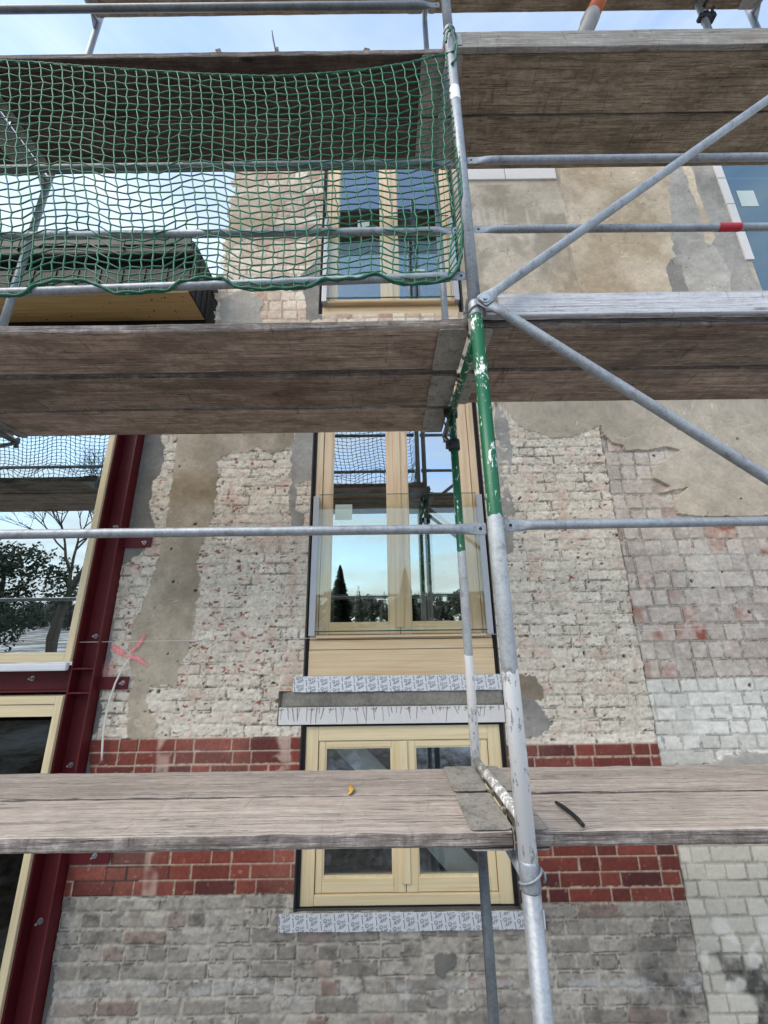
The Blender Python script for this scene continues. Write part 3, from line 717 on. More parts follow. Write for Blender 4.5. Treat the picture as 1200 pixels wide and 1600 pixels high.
def double_window(x0, x1, z0, z1, yf, of, ofb, oft, st, sb, stt, cen, mats, glass, op):
    """yf front of the outer frame; of/ofb/oft frame widths; st/sb/stt visible sash widths; cen whole meeting width"""
    w = bars('window', mats, house, x0, x1, z0, z1, of, of, oft, ofb, yf, yf + 0.07)
    j = MB()                                         # black sealing strip in the joint round the frame
    ox0, ox1, oz0, oz1 = op
    j.box(ox0 + .001, x0 - .001, yf - 0.012, yf + 0.06, oz0 + .002, oz1 - .002); j.box(x1 + .001, ox1 - .001, yf - 0.012, yf + 0.06, oz0 + .002, oz1 - .002)
    if oz1 - z1 > .004: j.box(x0 - .001, x1 + .001, yf - 0.006, yf + 0.06, z1 + .001, oz1 - .002)
    if z0 - oz0 > .004: j.box(x0 - .001, x1 + .001, yf - 0.006, yf + 0.06, oz0 + .002, z0 - .001)
    j.build('sealing_strip', M['black'], w)
    xm = (x0 + x1) / 2; g = 0.004; ys = yf + 0.012
    for k, (a, b) in enumerate(((x0 + of + g, xm - g / 2), (xm + g / 2, x1 - of - g))):
        sl, sr = (st, cen / 2) if k == 0 else (cen / 2, st)
        za, zb = z0 + ofb + g, z1 - oft - g
        s = bars('sash', mats, w, a, b, za, zb, sl, sr, stt, sb, ys, ys + 0.06)
        gl = MB(); gl.box(a + sl - .004, b - sr + .004, ys + 0.018, ys + 0.024, za + sb - .004, zb - stt + .004); gl.build('pane', glass, w)
        bd = MB()                                    # glazing bead, one step lower than the sash face
        q = 0.010
        bd.box(a + sl, a + sl + q, ys + 0.008, ys + 0.017, za + sb, zb - stt); bd.box(b - sr - q, b - sr, ys + 0.008, ys + 0.017, za + sb, zb - stt)
        bd.box(a + sl + q, b - sr - q, ys + 0.009, ys + 0.017, za + sb, za + sb + q); bd.box(a + sl + q, b - sr - q, ys + 0.009, ys + 0.017, zb - stt - q, zb - stt)
        bd.build('glazing_bead', mats[0], w)
    mu = MB(); mu.box(xm - 0.028, xm + 0.028, ys - 0.012, ys - .001, z0 + ofb + 0.05, z1 - oft - .006, 0, 0.004); mu.build('meeting_strip', mats[0], w)
    return w


def balustrade(w, x0, x1, z0, z1, y):
    for a in (x0, x1 - 0.045):
        mb = MB(); mb.box(a, a + 0.045, y - 0.004, y + 0.05, z0 - 0.035, z1 - 0.008, 0, 0.003); mb.build('balustrade_post', M['alu'], w)
    mb = MB(); mb.box(x0 + 0.046, x1 - 0.046, y - 0.012, y - 0.005, z0, z1); mb.build('balustrade_glass', M['glass_bal'], w)
    for (a, b) in ((z1 + .0005, z1 + 0.004), (z0 - 0.009, z0 - .0005)):
        e = MB(); e.box(x0 + 0.046, x1 - 0.046, y - 0.0125, y - 0.0045, a, b); e.build('glass_edge', M['glass_edge'], w)


def sticker(w, px, py, Y, sx, sz):
    p = P(px, py, Y); mb = MB(); mb.box(p.x - sx / 2, p.x + sx / 2, Y - 0.0012, Y, p.z - sz / 2, p.z + sz / 2); mb.build('glazing_label', M['paper'], w)


pine = [M['pine_z'], M['pine_x']]; larch = [M['larch_z'], M['larch_x']]
w_low = double_window(-0.548, 0.764, EZ - 1.600, EZ - 0.612, 3.025, 0.085, 0.055, 0.088, 0.042, 0.075, 0.038, 0.15, pine, M['glass_low'], (-0.572, 0.788, EZ - 1.607, EZ - 0.592))
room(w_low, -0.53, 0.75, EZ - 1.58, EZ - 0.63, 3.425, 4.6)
mb = MB(); mb.prism([(-0.52, 3.20, EZ - 0.66), (-0.30, 3.20, EZ - 0.66), (0.06, 3.20, EZ - 0.98), (0.66, 3.20, EZ - 1.55), (0.42, 3.20, EZ - 1.55), (0.0, 3.20, EZ - 1.13)], (0, 0.025, 0)); mb.build('leaning_board', M['board_pale'], w_low)

w_mid = double_window(-0.549, 0.768, EZ - 0.050, EZ + 2.13, 3.030, 0.055, 0.03, 0.06, 0.072, 0.078, 0.07, 0.155, larch, M['glass'], (-0.572, 0.793, EZ - 0.392, EZ + 2.15))
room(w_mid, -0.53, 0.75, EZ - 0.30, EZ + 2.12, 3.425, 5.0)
mb = MB(); mb.box(-0.50, 0.72, 2.985, 3.028, EZ - 0.036, EZ - 0.018, 0, 0.004); mb.build('sill_lip', M['larch_x'], w_mid)
mb = MB(); mb.box(-0.549, 0.768, 3.022, 3.09, EZ - 0.118, EZ - 0.052, 0, 0.004); mb.build('upper_sill_board', M['larch_x'], w_mid)
mb = MB(); mb.box(-0.549, 0.768, 3.016, 3.09, EZ - 0.300, EZ - 0.121, 0, 0.004); mb.build('lower_sill_board', M['larch_x'], w_mid)
balustrade(w_mid, -0.548, 0.766, EZ + 0.012, EZ + 1.03, 2.965)
sticker(w_mid, 537, 800, 3.058, 0.135, 0.125)

w_up = double_window(-0.550, 0.722, EZ + 2.90, EZ + 5.03, 3.030, 0.050, 0.03, 0.06, 0.075, 0.075, 0.07, 0.16, larch, M['glass_up'], (-0.574, 0.748, EZ + 2.80, EZ + 5.05))
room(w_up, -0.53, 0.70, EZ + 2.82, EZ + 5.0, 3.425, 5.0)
mb = MB(); mb.box(-0.50, 0.68, 2.98, 3.028, EZ + 2.915, EZ + 2.935, 0, 0.004); mb.build('sill_lip', M['larch_x'], w_up)
mb = MB(); mb.box(-0.550, 0.722, 3.022, 3.09, EZ + 2.802, EZ + 2.898, 0, 0.004); mb.build('upper_sill_board', M['larch_x'], w_up)
balustrade(w_up, -0.549, 0.722, EZ + 2.95, EZ + 3.94, 2.965)
sticker(w_up, 568, 352, 3.058, 0.12, 0.13); sticker(w_up, 655, 428, 3.058, 0.11, 0.12)

# window at the upper right: bare glass in a white block reveal
w_r = bars('window', [M['black'], M['black']], house, 3.578, 4.69, EZ + 2.755, EZ + 5.095, 0.02, 0.02, 0.02, 0.02, 3.03, 3.08, 0.003)
mb = MB(); mb.box(3.60, 4.668, 3.052, 3.058, EZ + 2.777, EZ + 5.073); mb.build('pane', M['glass_teal'], w_r)
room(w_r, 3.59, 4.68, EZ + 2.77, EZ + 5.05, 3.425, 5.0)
p = P(1168, 310, 3.05); mb = MB(); mb.box(p.x - .09, p.x + .09, 3.0495, 3.0507, p.z - .11, p.z + .11); mb.build('glazing_label', M['paper'], w_r)
mb = MB()
for k in range(4):
    z0 = EZ + 3.36 + k * 0.36; mb.box(3.49, 3.568, 2.974, 3.03, z0, z0 + 0.352, 0, 0.004)
mb.build('white_reveal_blocks', M['limeblock'], house)
mb = MB(); mb.box(0.80, 1.30, 2.972, 3.03, EZ + 4.46, EZ + 4.72, 0, 0.006); mb.box(1.306, 1.83, 2.974, 3.03, EZ + 4.462, EZ + 4.72, 0, 0.006); mb.build('white_block_course', M['limeblock'], house)

# lintel over the lower window: mortar bed, drips, printed membranes
rb = np.random.RandomState(3)
def rough_box(name, x0, x1, y0, y1, z0, z1, mat, amp, nx=60, nz=8):
    xs = np.linspace(x0, x1, nx); zs = np.linspace(z0, z1, nz); vs = []; fs = []
    for k, z in enumerate(zs):
        for i, x in enumerate(xs):
            e = amp * (mnoise.noise(Vector((x * 9, z * 14, 3.1))) + 0.6 * mnoise.noise(Vector((x * 40, z * 50, 7.7))))
            rnd = 0.03 * max(0, 1 - (x - x0) / (0.03 + .10 * (z - z0) / (z1 - z0))) ** 2
            vs.append((x, y0 + e + rnd, z + (0.004 * mnoise.noise(Vector((x * 14, 1, k))) if k in (0, nz - 1) else 0)))
    for k in range(nz - 1):
        for i in range(nx - 1): fs.append((k * nx + i, k * nx + i + 1, (k + 1) * nx + i + 1, (k + 1) * nx + i))
    mb = MB(); mb.add(vs, fs, 0, True)
    n0 = len(vs); bnd = [i for i in range(nx)] + [k * nx + nx - 1 for k in range(1, nz)] + [(nz - 1) * nx + i for i in range(nx - 2, -1, -1)] + [k * nx for k in range(nz - 2, 0, -1)]
    vb = [(vs[i][0], y1, vs[i][2]) for i in bnd]; b0 = len(mb.v); mb.v += vb; L = len(bnd)
    for q in range(L): mb.f.append((bnd[q], b0 + q, b0 + (q + 1) % L, bnd[(q + 1) % L])); mb.mi.append(0); mb.sm.append(False)
    return mb.build(name, mat, house)
M['bed'] = m_plain('coarse grey mortar', (0.22, 0.205, 0.175), 0.95, 0, 0.4, 45, 0.8)
rough_box('mortar_bed', -0.7335, 0.798, 2.996, 3.03, EZ - 0.485, EZ - 0.385, M['bed'], 0.006)
mb = MB(); mb.box(-0.732, 0.798, 2.984, 3.03, EZ - 0.592, EZ - 0.487, 0, 0.003); lin = mb.build('lintel', M['limeblock'], house)
mb = MB()
for k in range(46):
    x = -0.71 + 1.49 * k / 46 + random.uniform(-.012, .012); ln = random.choice([0.03, 0.05, 0.08, 0.095, 0.095]) * random.uniform(.7, 1.05); dx = random.uniform(-.02, .02)
    ln = min(ln, 0.098); w0 = random.uniform(.0016, .0032)
    pts = [(x + dx * t + random.uniform(-.002, .002), 2.9835, EZ - 0.489 - ln * t) for t in (0, .3, .6, 1)]
    mb.tube(pts, [w0 * 1.7, w0, w0 * .9, w0 * .6], 6)
    if random.random() < .4: mb.tube([(x - .018, 2.9835, EZ - .496), (x, 2.9835, EZ - .505), (x + .02, 2.9835, EZ - .494)], .0026, 6)
mb.build('mortar_drip', M['drip'], lin)

def text_geo(txt, size):
    cu = bpy.data.curves.new('t', 'FONT'); cu.body = txt; cu.size = size; cu.resolution_u = 2; o = bpy.data.objects.new('t', cu); COL.objects.link(o)
    dg = bpy.context.evaluated_depsgraph_get(); me = o.evaluated_get(dg).to_mesh()
    vs = [v.co[:2] for v in me.vertices]; fs = [tuple(p.vertices) for p in me.polygons]
    o.evaluated_get(dg).to_mesh_clear(); bpy.data.objects.remove(o); bpy.data.curves.remove(cu); return vs, fs
T1 = text_geo('AFP', 0.026); T2 = text_geo('tul', 0.021); T3 = text_geo('t', 0.015)


def membrane(x0, x1, z0, z1, y, seed):
    rnd = random.Random(seed); nx = 40
    vs = []; fs = []
    for k in range(3):
        for i in range(nx + 1):
            x = x0 + (x1 - x0) * i / nx; z = z0 + (z1 - z0) * k / 2
            vs.append((x + (rnd.uniform(-.003, .003) if i in (0, nx) else 0), y - 0.003 * mnoise.noise(Vector((x * 7, z * 9, seed))), z + rnd.uniform(-.002, .002)))
    for k in range(2):
        for i in range(nx): fs.append((k * (nx + 1) + i, k * (nx + 1) + i + 1, (k + 1) * (nx + 1) + i + 1, (k + 1) * (nx + 1) + i))
    mb = MB(); mb.add(vs, fs, 0, True); t = mb.build('sealing_membrane', M['tape'], house)
    pr = MB(); yy = y - 0.0055
    def put(geo, ox, oz, rot, sh=0.0):
        ca, sa = math.cos(rot), math.sin(rot); out = []
        for (a, b) in geo[0]:
            a = a + b * sh; out.append((ox + a * ca - b * sa, yy, oz + a * sa + b * ca))
        inside = [x0 + .002 < v[0] < x1 - .002 and z0 + .001 < v[2] < z1 - .001 for v in out]
        if not any(inside): return
        pr.add([(min(max(v[0], x0 + .002), x1 - .002), yy, min(max(v[2], z0 + .001), z1 - .001)) for v in out], geo[1])
    ring = [(0.0105 * math.cos(2 * math.pi * q / 14), 0.0105 * math.sin(2 * math.pi * q / 14)) for q in range(14)] + [(0.0078 * math.cos(2 * math.pi * q / 14), 0.0078 * math.sin(2 * math.pi * q / 14)) for q in range(14)]
    bar = [(0, 0), (0.0034, 0), (0.0034, -0.032), (0, -0.032), (-0.0015, 0.009), (0.005, 0.009), (0.005, 0.0035), (-0.0015, 0.0035)]
    for k in range(-2, 24):
        ox = x0 + k * 0.083 + rnd.uniform(-.001, .001); ph = z1 + 0.030 - 0.0085 * k
        for r_ in range(-9, 12):
            oz = ph - r_ * 0.053
            put((bar, [(0, 1, 2, 3), (4, 5, 6, 7)]), ox + 0.004 * r_, oz, R(8))
            put(T1, ox + 0.022 + 0.004 * r_, oz - 0.022, R(15), 0.45)
            put((ring, [(q, (q + 1) % 14, 14 + (q + 1) % 14, 14 + q) for q in range(14)]), ox + 0.030 + 0.004 * r_, oz - 0.040, 0); put(T3, ox + 0.0275 + 0.004 * r_, oz - 0.046, 0)
            put(T2, ox + 0.046 + 0.004 * r_, oz - 0.043, R(12), 0.1)
    pr.build('print', M['ink'], t)
membrane(-0.640, 0.795, EZ - 0.390, EZ - 0.290, 2.981, 1)
membrane(-0.662, 0.925, EZ - 1.698, EZ - 1.607, 2.979, 2)

# spray mark on the wall: three soft strokes that follow the relief
def m_spray():
    t = NT('pink marking spray'); a = t.node('ShaderNodeAttribute', attribute_name='cover')
    n = t.noise(t.coord('Object'), 95, 4, 0.7); f = t.math('MULTIPLY', a.outputs['Fac'], t.ramp(n, [(0.36, 0.12), (0.58, 1.0)]), True)
    d = t.node('ShaderNodeBsdfDiffuse'); d.inputs[0].default_value = (0.95, 0.33, 0.34, 1); tr = t.node('ShaderNodeBsdfTransparent')
    mx = t.node('ShaderNodeMixShader'); t.link(f, mx.inputs[0]); t.link(tr.outputs[0], mx.inputs[1]); t.link(d.outputs[0], mx.inputs[2]); t.link(mx.outputs[0], t.out.inputs['Surface']); return t.m
def strokes(list_):
    vs, fs, cv = [], [], []
    for (pts, w, dens) in list_:
        q = [P(a, b, YW) for a, b in pts]; b0 = len(vs); n = 12
        samp = []
        for s0, s1 in zip(q, q[1:]):
            for k in range(n): samp.append(s0.lerp(s1, k / n))
        samp.append(q[-1]); L = len(samp)
        for k, p in enumerate(samp):
            t = (samp[min(k + 1, L - 1)] - samp[max(k - 1, 0)]).normalized(); nn = Vector((-t.z, 0, t.x))
            e = min(1, k / 5, (L - 1 - k) / 8); ww = w * (1 + .25 * mnoise.noise(Vector((k * .3, w * 90, 0))))
            for j in range(7):
                u = (j - 3) / 3; vs.append((p.x + nn.x * u * ww, 2.9815 - 0.004 * (1 - abs(u)), p.z + nn.z * u * ww)); cv.append(dens * max(0, 1 - u * u) ** .8 * max(0, e))
        for k in range(L - 1):
            for j in range(6): a = b0 + k * 7 + j; fs.append((a, a + 1, a + 8, a + 7))
    me = bpy.data.meshes.new('paint_mark'); me.from_pydata(vs, [], fs); at = me.attributes.new('cover', 'FLOAT', 'POINT'); at.data.foreach_set('value', cv)
    me.materials.append(m_spray()); o = bpy.data.objects.new('paint_mark', me); COL.objects.link(o); o.parent = house
strokes([([(177, 1008), (186, 1016), (200, 1026)], 0.024, 1.5), ([(196, 1024), (218, 1029), (236, 1042)], 0.018, 1.4), ([(204, 1022), (220, 1006), (231, 988)], 0.017, 1.4), ([(160, 1058), (172, 1044), (186, 1034)], 0.06, 0.38)])

# ------------------------------------------------------------------ glazed steel extension on the left
ext = empty('glazed_extension', (-2.1, 3.0, 0), 'glazed extension with a dark red steel frame, timber windows and a clad roof edge', 'building')
def inv(o, parent):
    o.matrix_parent_inverse = Matrix.Translation(parent.location).inverted(); return o
def bolt(parent, px, py, Y, r=0.0105, big=False):
    p = P(px, py, Y); mb = MB()
    mb.tube([p + Vector((0, .004, 0)), p + Vector((0, -.003, 0))], r * 1.55, 14); mb.tube([p + Vector((0, -.003, 0)), p + Vector((0, -.014, 0))], r * 1.05, 6)
    if not big: mb.tube([p + Vector((0, -.014, 0)), p + Vector((0, -.034, 0))], r * .55, 10)
    mb.build('bolt', M['bolt'], parent)
XL, XR = -2.150, -1.984
mb = MB(); mb.box(XL + .012, XR - .012, 2.996, 3.006, 0, EZ + 2.60); mb.box(XL, XL + .0115, 2.912, 3.10, 0, EZ + 2.60, 0, .002); mb.box(XR - .0115, XR, 2.912, 3.10, 0, EZ + 2.60, 0, .002)
for z in (P(120, 1045, 2.912).z, P(120, 1083, 2.912).z): mb.box(XL + .012, XR - .012, 2.914, 2.995, z - .005, z + .005)
colm = inv(mb.build('steel_column', M['steel_red'], ext), ext)
zt = P(50, 1043, 2.912).z; zb = P(50, 1082, 2.912).z
mb = MB(); mb.box(-5.6, XL - .002, 2.997, 3.005, zb + .01, zt - .01); mb.box(-5.6, XL - .002, 2.915, 3.09, zt - .0095, zt, 0, .002); mb.box(-5.6, XL - .002, 2.915, 3.09, zb, zb + .0095, 0, .002)
beam = inv(mb.build('steel_beam', M['steel_red'], ext), ext)
for (a, b) in ((150, 994), (182, 824), (111, 1195), (63, 1439)): bolt(colm, a, b, 2.995)
for (a, b) in ((116, 1049), (112, 1073)): bolt(colm, a, b, 2.995, 0.013, True)
bolt(beam, 51, 1060, 2.996)
for (pr, y0, y1, bx, by) in ((202, 1057, 1077, 192, 1067), (238, 838, 855, 226, 848), (174, 1322, 1349, 148, 1337)):
    a = P(pr, y0, 2.976); b = P(pr, y1, 2.976); mb = MB(); mb.box(XR + .0005, a.x, 2.972, 2.982, b.z, a.z, 0, .0015)
    tp = inv(mb.build('tie_plate', M['steel_red'], ext), ext); bolt(tp, bx, by, 2.972, 0.010)
def big_window(x0, x1, z0, z1, l, r, t, b, split=None):
    w = inv(bars('window', pine, ext, x0, x1, z0, z1, l, r, t, b, 2.893, 2.99), ext)
    gl = MB(); gl.box(x0 + l - .004, x1 - r + .004, 2.925, 2.931, z0 + b - .004, z1 - t + .004); gl.build('pane', M['glass_ext'] if z0 > EZ - .5 else M['glass_dark'], w)
    return w
zb1 = P(60, 1035, 2.893).z
wu = big_window(-5.5, XL - .002, zb1, EZ + 2.58, .05, .046, .06, .062)
mb = MB(); mb.box(-5.5, XL - .01, 2.875, 2.912, zb1 - .055, zb1 - .004, 0, .012); inv(mb.build('sill_membrane', M['tape'], ext), ext)
zt2 = P(40, 1088, 2.893).z
wlo = big_window(-5.5, XL - .002, EZ - 2.55, zt2, .05, .046, .125, .06)
mb = MB(); mb.box(-5.5, XL - .05, 2.889, 2.892, zt2 - .052, zt2 - .049); mb.build('frame_joint', M['knot'], wlo)
for w_, a, b in ((wu, zb1, EZ + 2.58), (wlo, EZ - 2.55, zt2)):
    room(w_, -5.45, XL - .02, a + .02, b - .02, 3.10, 5.4)
# roof edge above: soffit of spruce boards, slate coloured cladding, flashing
XB = -1.60; ZB = EZ + 2.752; YN = 2.67
mb = MB()
for k in range(3):
    y0 = YN + .012 + k * .104; mb.box(-6.2, XB - .014, y0, y0 + .102, ZB, ZB + .02, 0, .0015)
sof = inv(mb.build('soffit', M['soffit'], ext), ext)
mb = MB()
for k in range(90):
    x = random.uniform(-6, XB - .05); y = random.uniform(YN + .03, 2.98); rr = random.uniform(.004, .009)
    mb.tube([(x, y, ZB - .0008), (x, y, ZB + .004)], rr, 8)
mb.build('knot_marks', M['knot'], sof)
mb = MB(); mb.box(-6.2, XB - .012, YN + .004, YN + .018, ZB + .021, ZB + .245)
for k in range(24):
    x = XB - .03 - k * .19; mb.box(x - .006, x + .006, YN - .004, YN + .004, ZB + .022, ZB + .244)
mb.box(XB - .012, XB, YN, 3.0, ZB - .004, ZB + .50)
for y in (YN + .09, YN + .19, YN + .28): mb.box(XB, XB + .007, y, y + .012, ZB, ZB + .48)
inv(mb.build('cladding', M['fascia'], ext), ext)
mb = MB(); mb.box(-6.2, XB - .013, YN + .05, 3.4, ZB + .246, ZB + .36); inv(mb.build('shadow_gap', M['black'], ext), ext)
mb = MB(); mb.box(-6.2, XB - .0005, YN - .05, 3.4, ZB + .361, ZB + .50, 0, .02); mb.box(-6.2, XB - .02, YN - .062, YN - .048, ZB + .44, ZB + .515, 0, .004)
for k in range(5): mb.box(XB - .6 - k * .9, XB - .588 - k * .9, YN - .066, YN + .2, ZB + .40, ZB + .52)
inv(mb.build('roof_flashing', M['flashing'], ext), ext)
mb = MB(); mb.box(-6.2, XB - .013, 3.0, 3.42, ZB - .012, ZB + .24); inv(mb.build('roof_edge_backing', M['black'], ext), ext)

# ------------------------------------------------------------------ scaffold
XC, XLF, XRF = 0.430, -2.550, 3.410                  # the three frame lines along the wall
YF, YI = 1.490, 2.210                                # outer and inner standards
RF, RI = 0.0285, 0.0235
DECK_LOW = P(790, 1300, 1.535).z                     # walking surface of the lower deck
DECK_MID = P(696, 512, 1.535).z + 0.045
DECK_TOP = P(720, 83, 1.535).z + 0.045
DECK_ROOF = P(300, 27, 2.175).z + 0.045
J1, J2, J3 = EZ - 0.68, EZ + 1.44, DECK_TOP + 0.075  # frame joints


def frame(x, z0, z1, name_label, mat, group, tr_bottom=True, tape=None, dark_inner=False):
    h = z1 - z0; root = empty('scaffold_trestle', (x, YF, z0), name_label, 'scaffold frame', group)
    mb = MB(); mb.tube([(0, 0, 0), (0, 0, h)], RF, 20); mb.build('outer_standard', mat, root)
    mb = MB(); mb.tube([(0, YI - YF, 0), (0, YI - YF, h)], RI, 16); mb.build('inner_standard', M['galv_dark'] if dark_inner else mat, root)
    mb = MB(); zt = h - (0.15 if tr_bottom else 0.055)
    mb.tube([(0, RF - .004, zt), (0, YI - YF - RI + .004, zt)], 0.021, 14)
    mb.prism([(-.003, RF - .003, zt - .018), (-.003, RF + .075, zt - .018), (-.003, RF - .003, zt - .085)], (.006, 0, 0))
    mb.prism([(-.003, YI - YF - RI + .003, zt - .018), (-.003, YI - YF - RI - .075, zt - .018), (-.003, YI - YF - RI + .003, zt - .13)], (.006, 0, 0))
    mb.build('top_transom', mat, root)
    if tr_bottom:
        mb = MB(); mb.tube([(0, RF - .004, .100), (0, YI - YF - RI + .004, .078)], 0.0185, 14); mb.build('bottom_transom', M['worn_paint'], root)
    for (y, r) in ((0, RF), (YI - YF, RI)):
        c = MB(); c.tube([(0, y, -.075), (0, y, -.07), (0, y, -.012), (0, y, -.004), (0, y, .004)], [r * 1.02, r * 1.08, r * 1.08, r * 1.04, r * 1.0], 18)
        c.build('spigot_collar', M['galv'], root)
    hk = MB()
    pts = [(RF * 1.25 * math.cos(q), -RF * 1.25 * math.sin(q) if math.sin(q) > -.2 else RF * .25, -.036 + .016 * math.cos(q * 1.0)) for q in [R(k) for k in range(0, 171, 10)]]
    pts = [(RF * 1.5, .004, -.058), (RF * 1.62, -.002, -.048), (RF * 1.6, -.003, -.034)] + pts
    hk.tube(pts, .0038, 8); hk.build('locking_pin', M['galv'], root)
    if tape:
        zc = tape - z0; mb = MB(); mb.tube([(0, 0, zc - .055), (0, 0, zc + .055)], RF + .0012, 20, cap=False); mb.build('tape_band', M['white_tape'], root)
    return root
GF = 'frames of the scaffold'
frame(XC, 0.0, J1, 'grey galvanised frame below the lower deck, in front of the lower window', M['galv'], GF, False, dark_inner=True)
frame(XC, J1, J2, 'frame with peeling white and green paint between the lower and middle decks', M['frame_paint'], GF)
frame(XC, J2, J3, 'bright galvanised frame with a white tape band beside the green net', M['galv'], GF, tape=P(707, 151, YF).z)
frame(XC, J3, J3 + 2.0, 'galvanised frame against the sky above the uppermost toe board', M['galv'], GF)
for (x, w_) in ((XLF, 'left end of the net'), (XRF, 'right end of the toe boards')):
    for (a, b, t) in ((0, J1, 'below the lower deck'), (J1, J2, 'between lower and middle decks'), (J2, J3, 'between middle and top decks'), (J3, J3 + 2.0, 'standing on the top deck')):
        frame(x, a, b, 'galvanised scaffold frame %s, %s' % (t, w_), M['galv'], GF, a > 0)


def plank(x0, x1, y0, y1, ztop, mat, label, th=0.045, seed=0):
    """one board with its two steel end fittings"""
    xm = (x0 + x1) / 2; root = empty('scaffold_plank', (xm, y0, ztop - th), label, 'scaffold plank', 'boards of the scaffold decks')
    L = x1 - x0; W = y1 - y0; nx = 60; rnd = random.Random(seed * 7 + 1)
    prof = [(0.010, 0), (W - .010, 0), (W - .003, .003), (W, .010), (W, th - .006), (W - .002, th - .002), (W - .006, th), (W * .66, th), (W * .33, th), (.006, th), (.002, th - .002), (0, th - .006), (0, .010), (.003, .003)]
    vs = []; k = len(prof)
    for i in range(nx + 1):
        x = -L / 2 + L * i / nx; sag = 0.004 * mnoise.noise(Vector((x * .8, seed * 3.3, 0)))
        ny = 0.0022 * mnoise.noise(Vector((x * 6, seed * 5.1, 2))); nz2 = 0.0022 * mnoise.noise(Vector((x * 8, seed * 1.7, 9)))
        for (y, z) in prof:
            wear = 0.0016 * mnoise.noise(Vector((x * 25, y * 40 + seed, z * 60)))
            vs.append((x, y + (ny if y < W / 2 else -ny) + wear, z + sag + (nz2 if z > th / 2 else 0) + wear))
    fs = [(i * k + j, i * k + (j + 1) % k, (i + 1) * k + (j + 1) % k, (i + 1) * k + j) for i in range(nx) for j in range(k)]
    fs += [tuple(range(k)), tuple(nx * k + j for j in reversed(range(k)))]
    mb = MB(); mb.add(vs, fs, 0, False)
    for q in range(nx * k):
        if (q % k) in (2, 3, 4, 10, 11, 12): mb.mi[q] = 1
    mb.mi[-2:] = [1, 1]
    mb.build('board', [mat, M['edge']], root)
    for sgn in (-1, 1):
        mb = MB(); ln = 0.138 if sgn > 0 else 0.066; cx = sgn * (L / 2 - ln / 2 + .004)
        o = rrect(cx, W / 2, ln, W - .006, .018)
        for (za, zb) in ((-.0068, -.0045), (th + .0045, th + .0068)): mb.prism([(a, b, za) for a, b in o], (0, 0, zb - za))
        xe = sgn * (L / 2 + .004)
        mb.box(min(xe, xe + sgn * .003), max(xe, xe + sgn * .003), .003, W - .003, -.0066, th + .0066)
        for yy in (W * .25, W * .75):                # claws over the transom
            mb.tube([(xe, yy, th * .7), (xe + sgn * .016, yy, th * .55), (xe + sgn * .022, yy, th * .1)], .008, 8)
        for q in range(6):
            a, b = cx + (q % 2 - .5) * ln * .58, W * (.16 + .34 * (q // 2))
            mb.tube([(a, b, -.0085), (a, b, -.0044)], .006, 8); mb.tube([(a, b, th + .0044), (a, b, th + .0082)], .006, 8)
        mb.build('end_fitting', M['deck_metal'], root)
    return root
LX0, LX1, RX0, RX1 = XLF + .032, XC - .030, XC + .030, XRF - .032
Y1, Y2, Y3 = (1.535, 1.846), (1.864, 2.174), (2.196, 2.505)
Y2T = (1.8475, 2.174)
plank(LX0, LX1, *Y1, DECK_LOW, M['plank_low'], 'front board of the lower deck with a trampled pale top, left of the white post', seed=1)
plank(LX0, LX1, *Y2, DECK_LOW, M['plank_low'], 'back board of the lower deck with a yellow leaf on it', seed=2)
plank(RX0, RX1, *Y1, DECK_LOW, M['plank_low'], 'front board of the lower deck with a black stick lying on it', seed=3)
plank(RX0, RX1, *Y2, DECK_LOW, M['plank_low'], 'back board of the lower deck, right of the white post', seed=4)
plank(LX0, LX1, *Y1, DECK_MID, M['plank_mid'], 'front board of the middle deck, under the green net', seed=5)
plank(LX0, LX1, *Y2, DECK_MID - .018, M['plank_mid'], 'middle one of three brown boards under the green net', seed=6)
plank(LX0, LX1, *Y3, P(696, 637, Y3[0]).z + .045, M['plank_mid'], 'lowest brown board, nearest the wall, resting on the console brackets', seed=7)
plank(RX0, RX1, *Y1, DECK_MID, M['plank_mid'], 'front board of the middle deck, beneath the bleached white toe board', seed=8)
plank(RX0, RX1, *Y2, DECK_MID - .006, M['plank_mid'], 'back board of the middle deck, right of the green post', seed=9)
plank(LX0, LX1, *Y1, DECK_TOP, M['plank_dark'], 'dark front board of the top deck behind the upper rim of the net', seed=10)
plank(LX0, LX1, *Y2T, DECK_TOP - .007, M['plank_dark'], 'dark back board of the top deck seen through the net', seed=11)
plank(RX0, RX1, *Y1, DECK_TOP, M['plank_top'], 'wide front board of the top deck, below the grey toe board', seed=12)
plank(RX0, RX1, *Y2T, DECK_TOP - .008, M['plank_top'], 'back board of the top deck behind the upper right tube rail', seed=13)
plank(LX0, LX1, *Y1, DECK_ROOF, M['plank_top'], 'front board of the uppermost deck over the left bay', seed=14)
plank(LX0, LX1, *Y2T, DECK_ROOF, M['plank_top'], 'back board of the uppermost deck against the sky, with its left end showing', seed=15)
plank(RX0, RX1, *Y1, DECK_ROOF, M['plank_top'], 'front board of the uppermost deck over the right bay', seed=16)
plank(RX0, RX1, *Y2T, DECK_ROOF, M['plank_top'], 'back board of the uppermost deck above the orange pipe', seed=17)


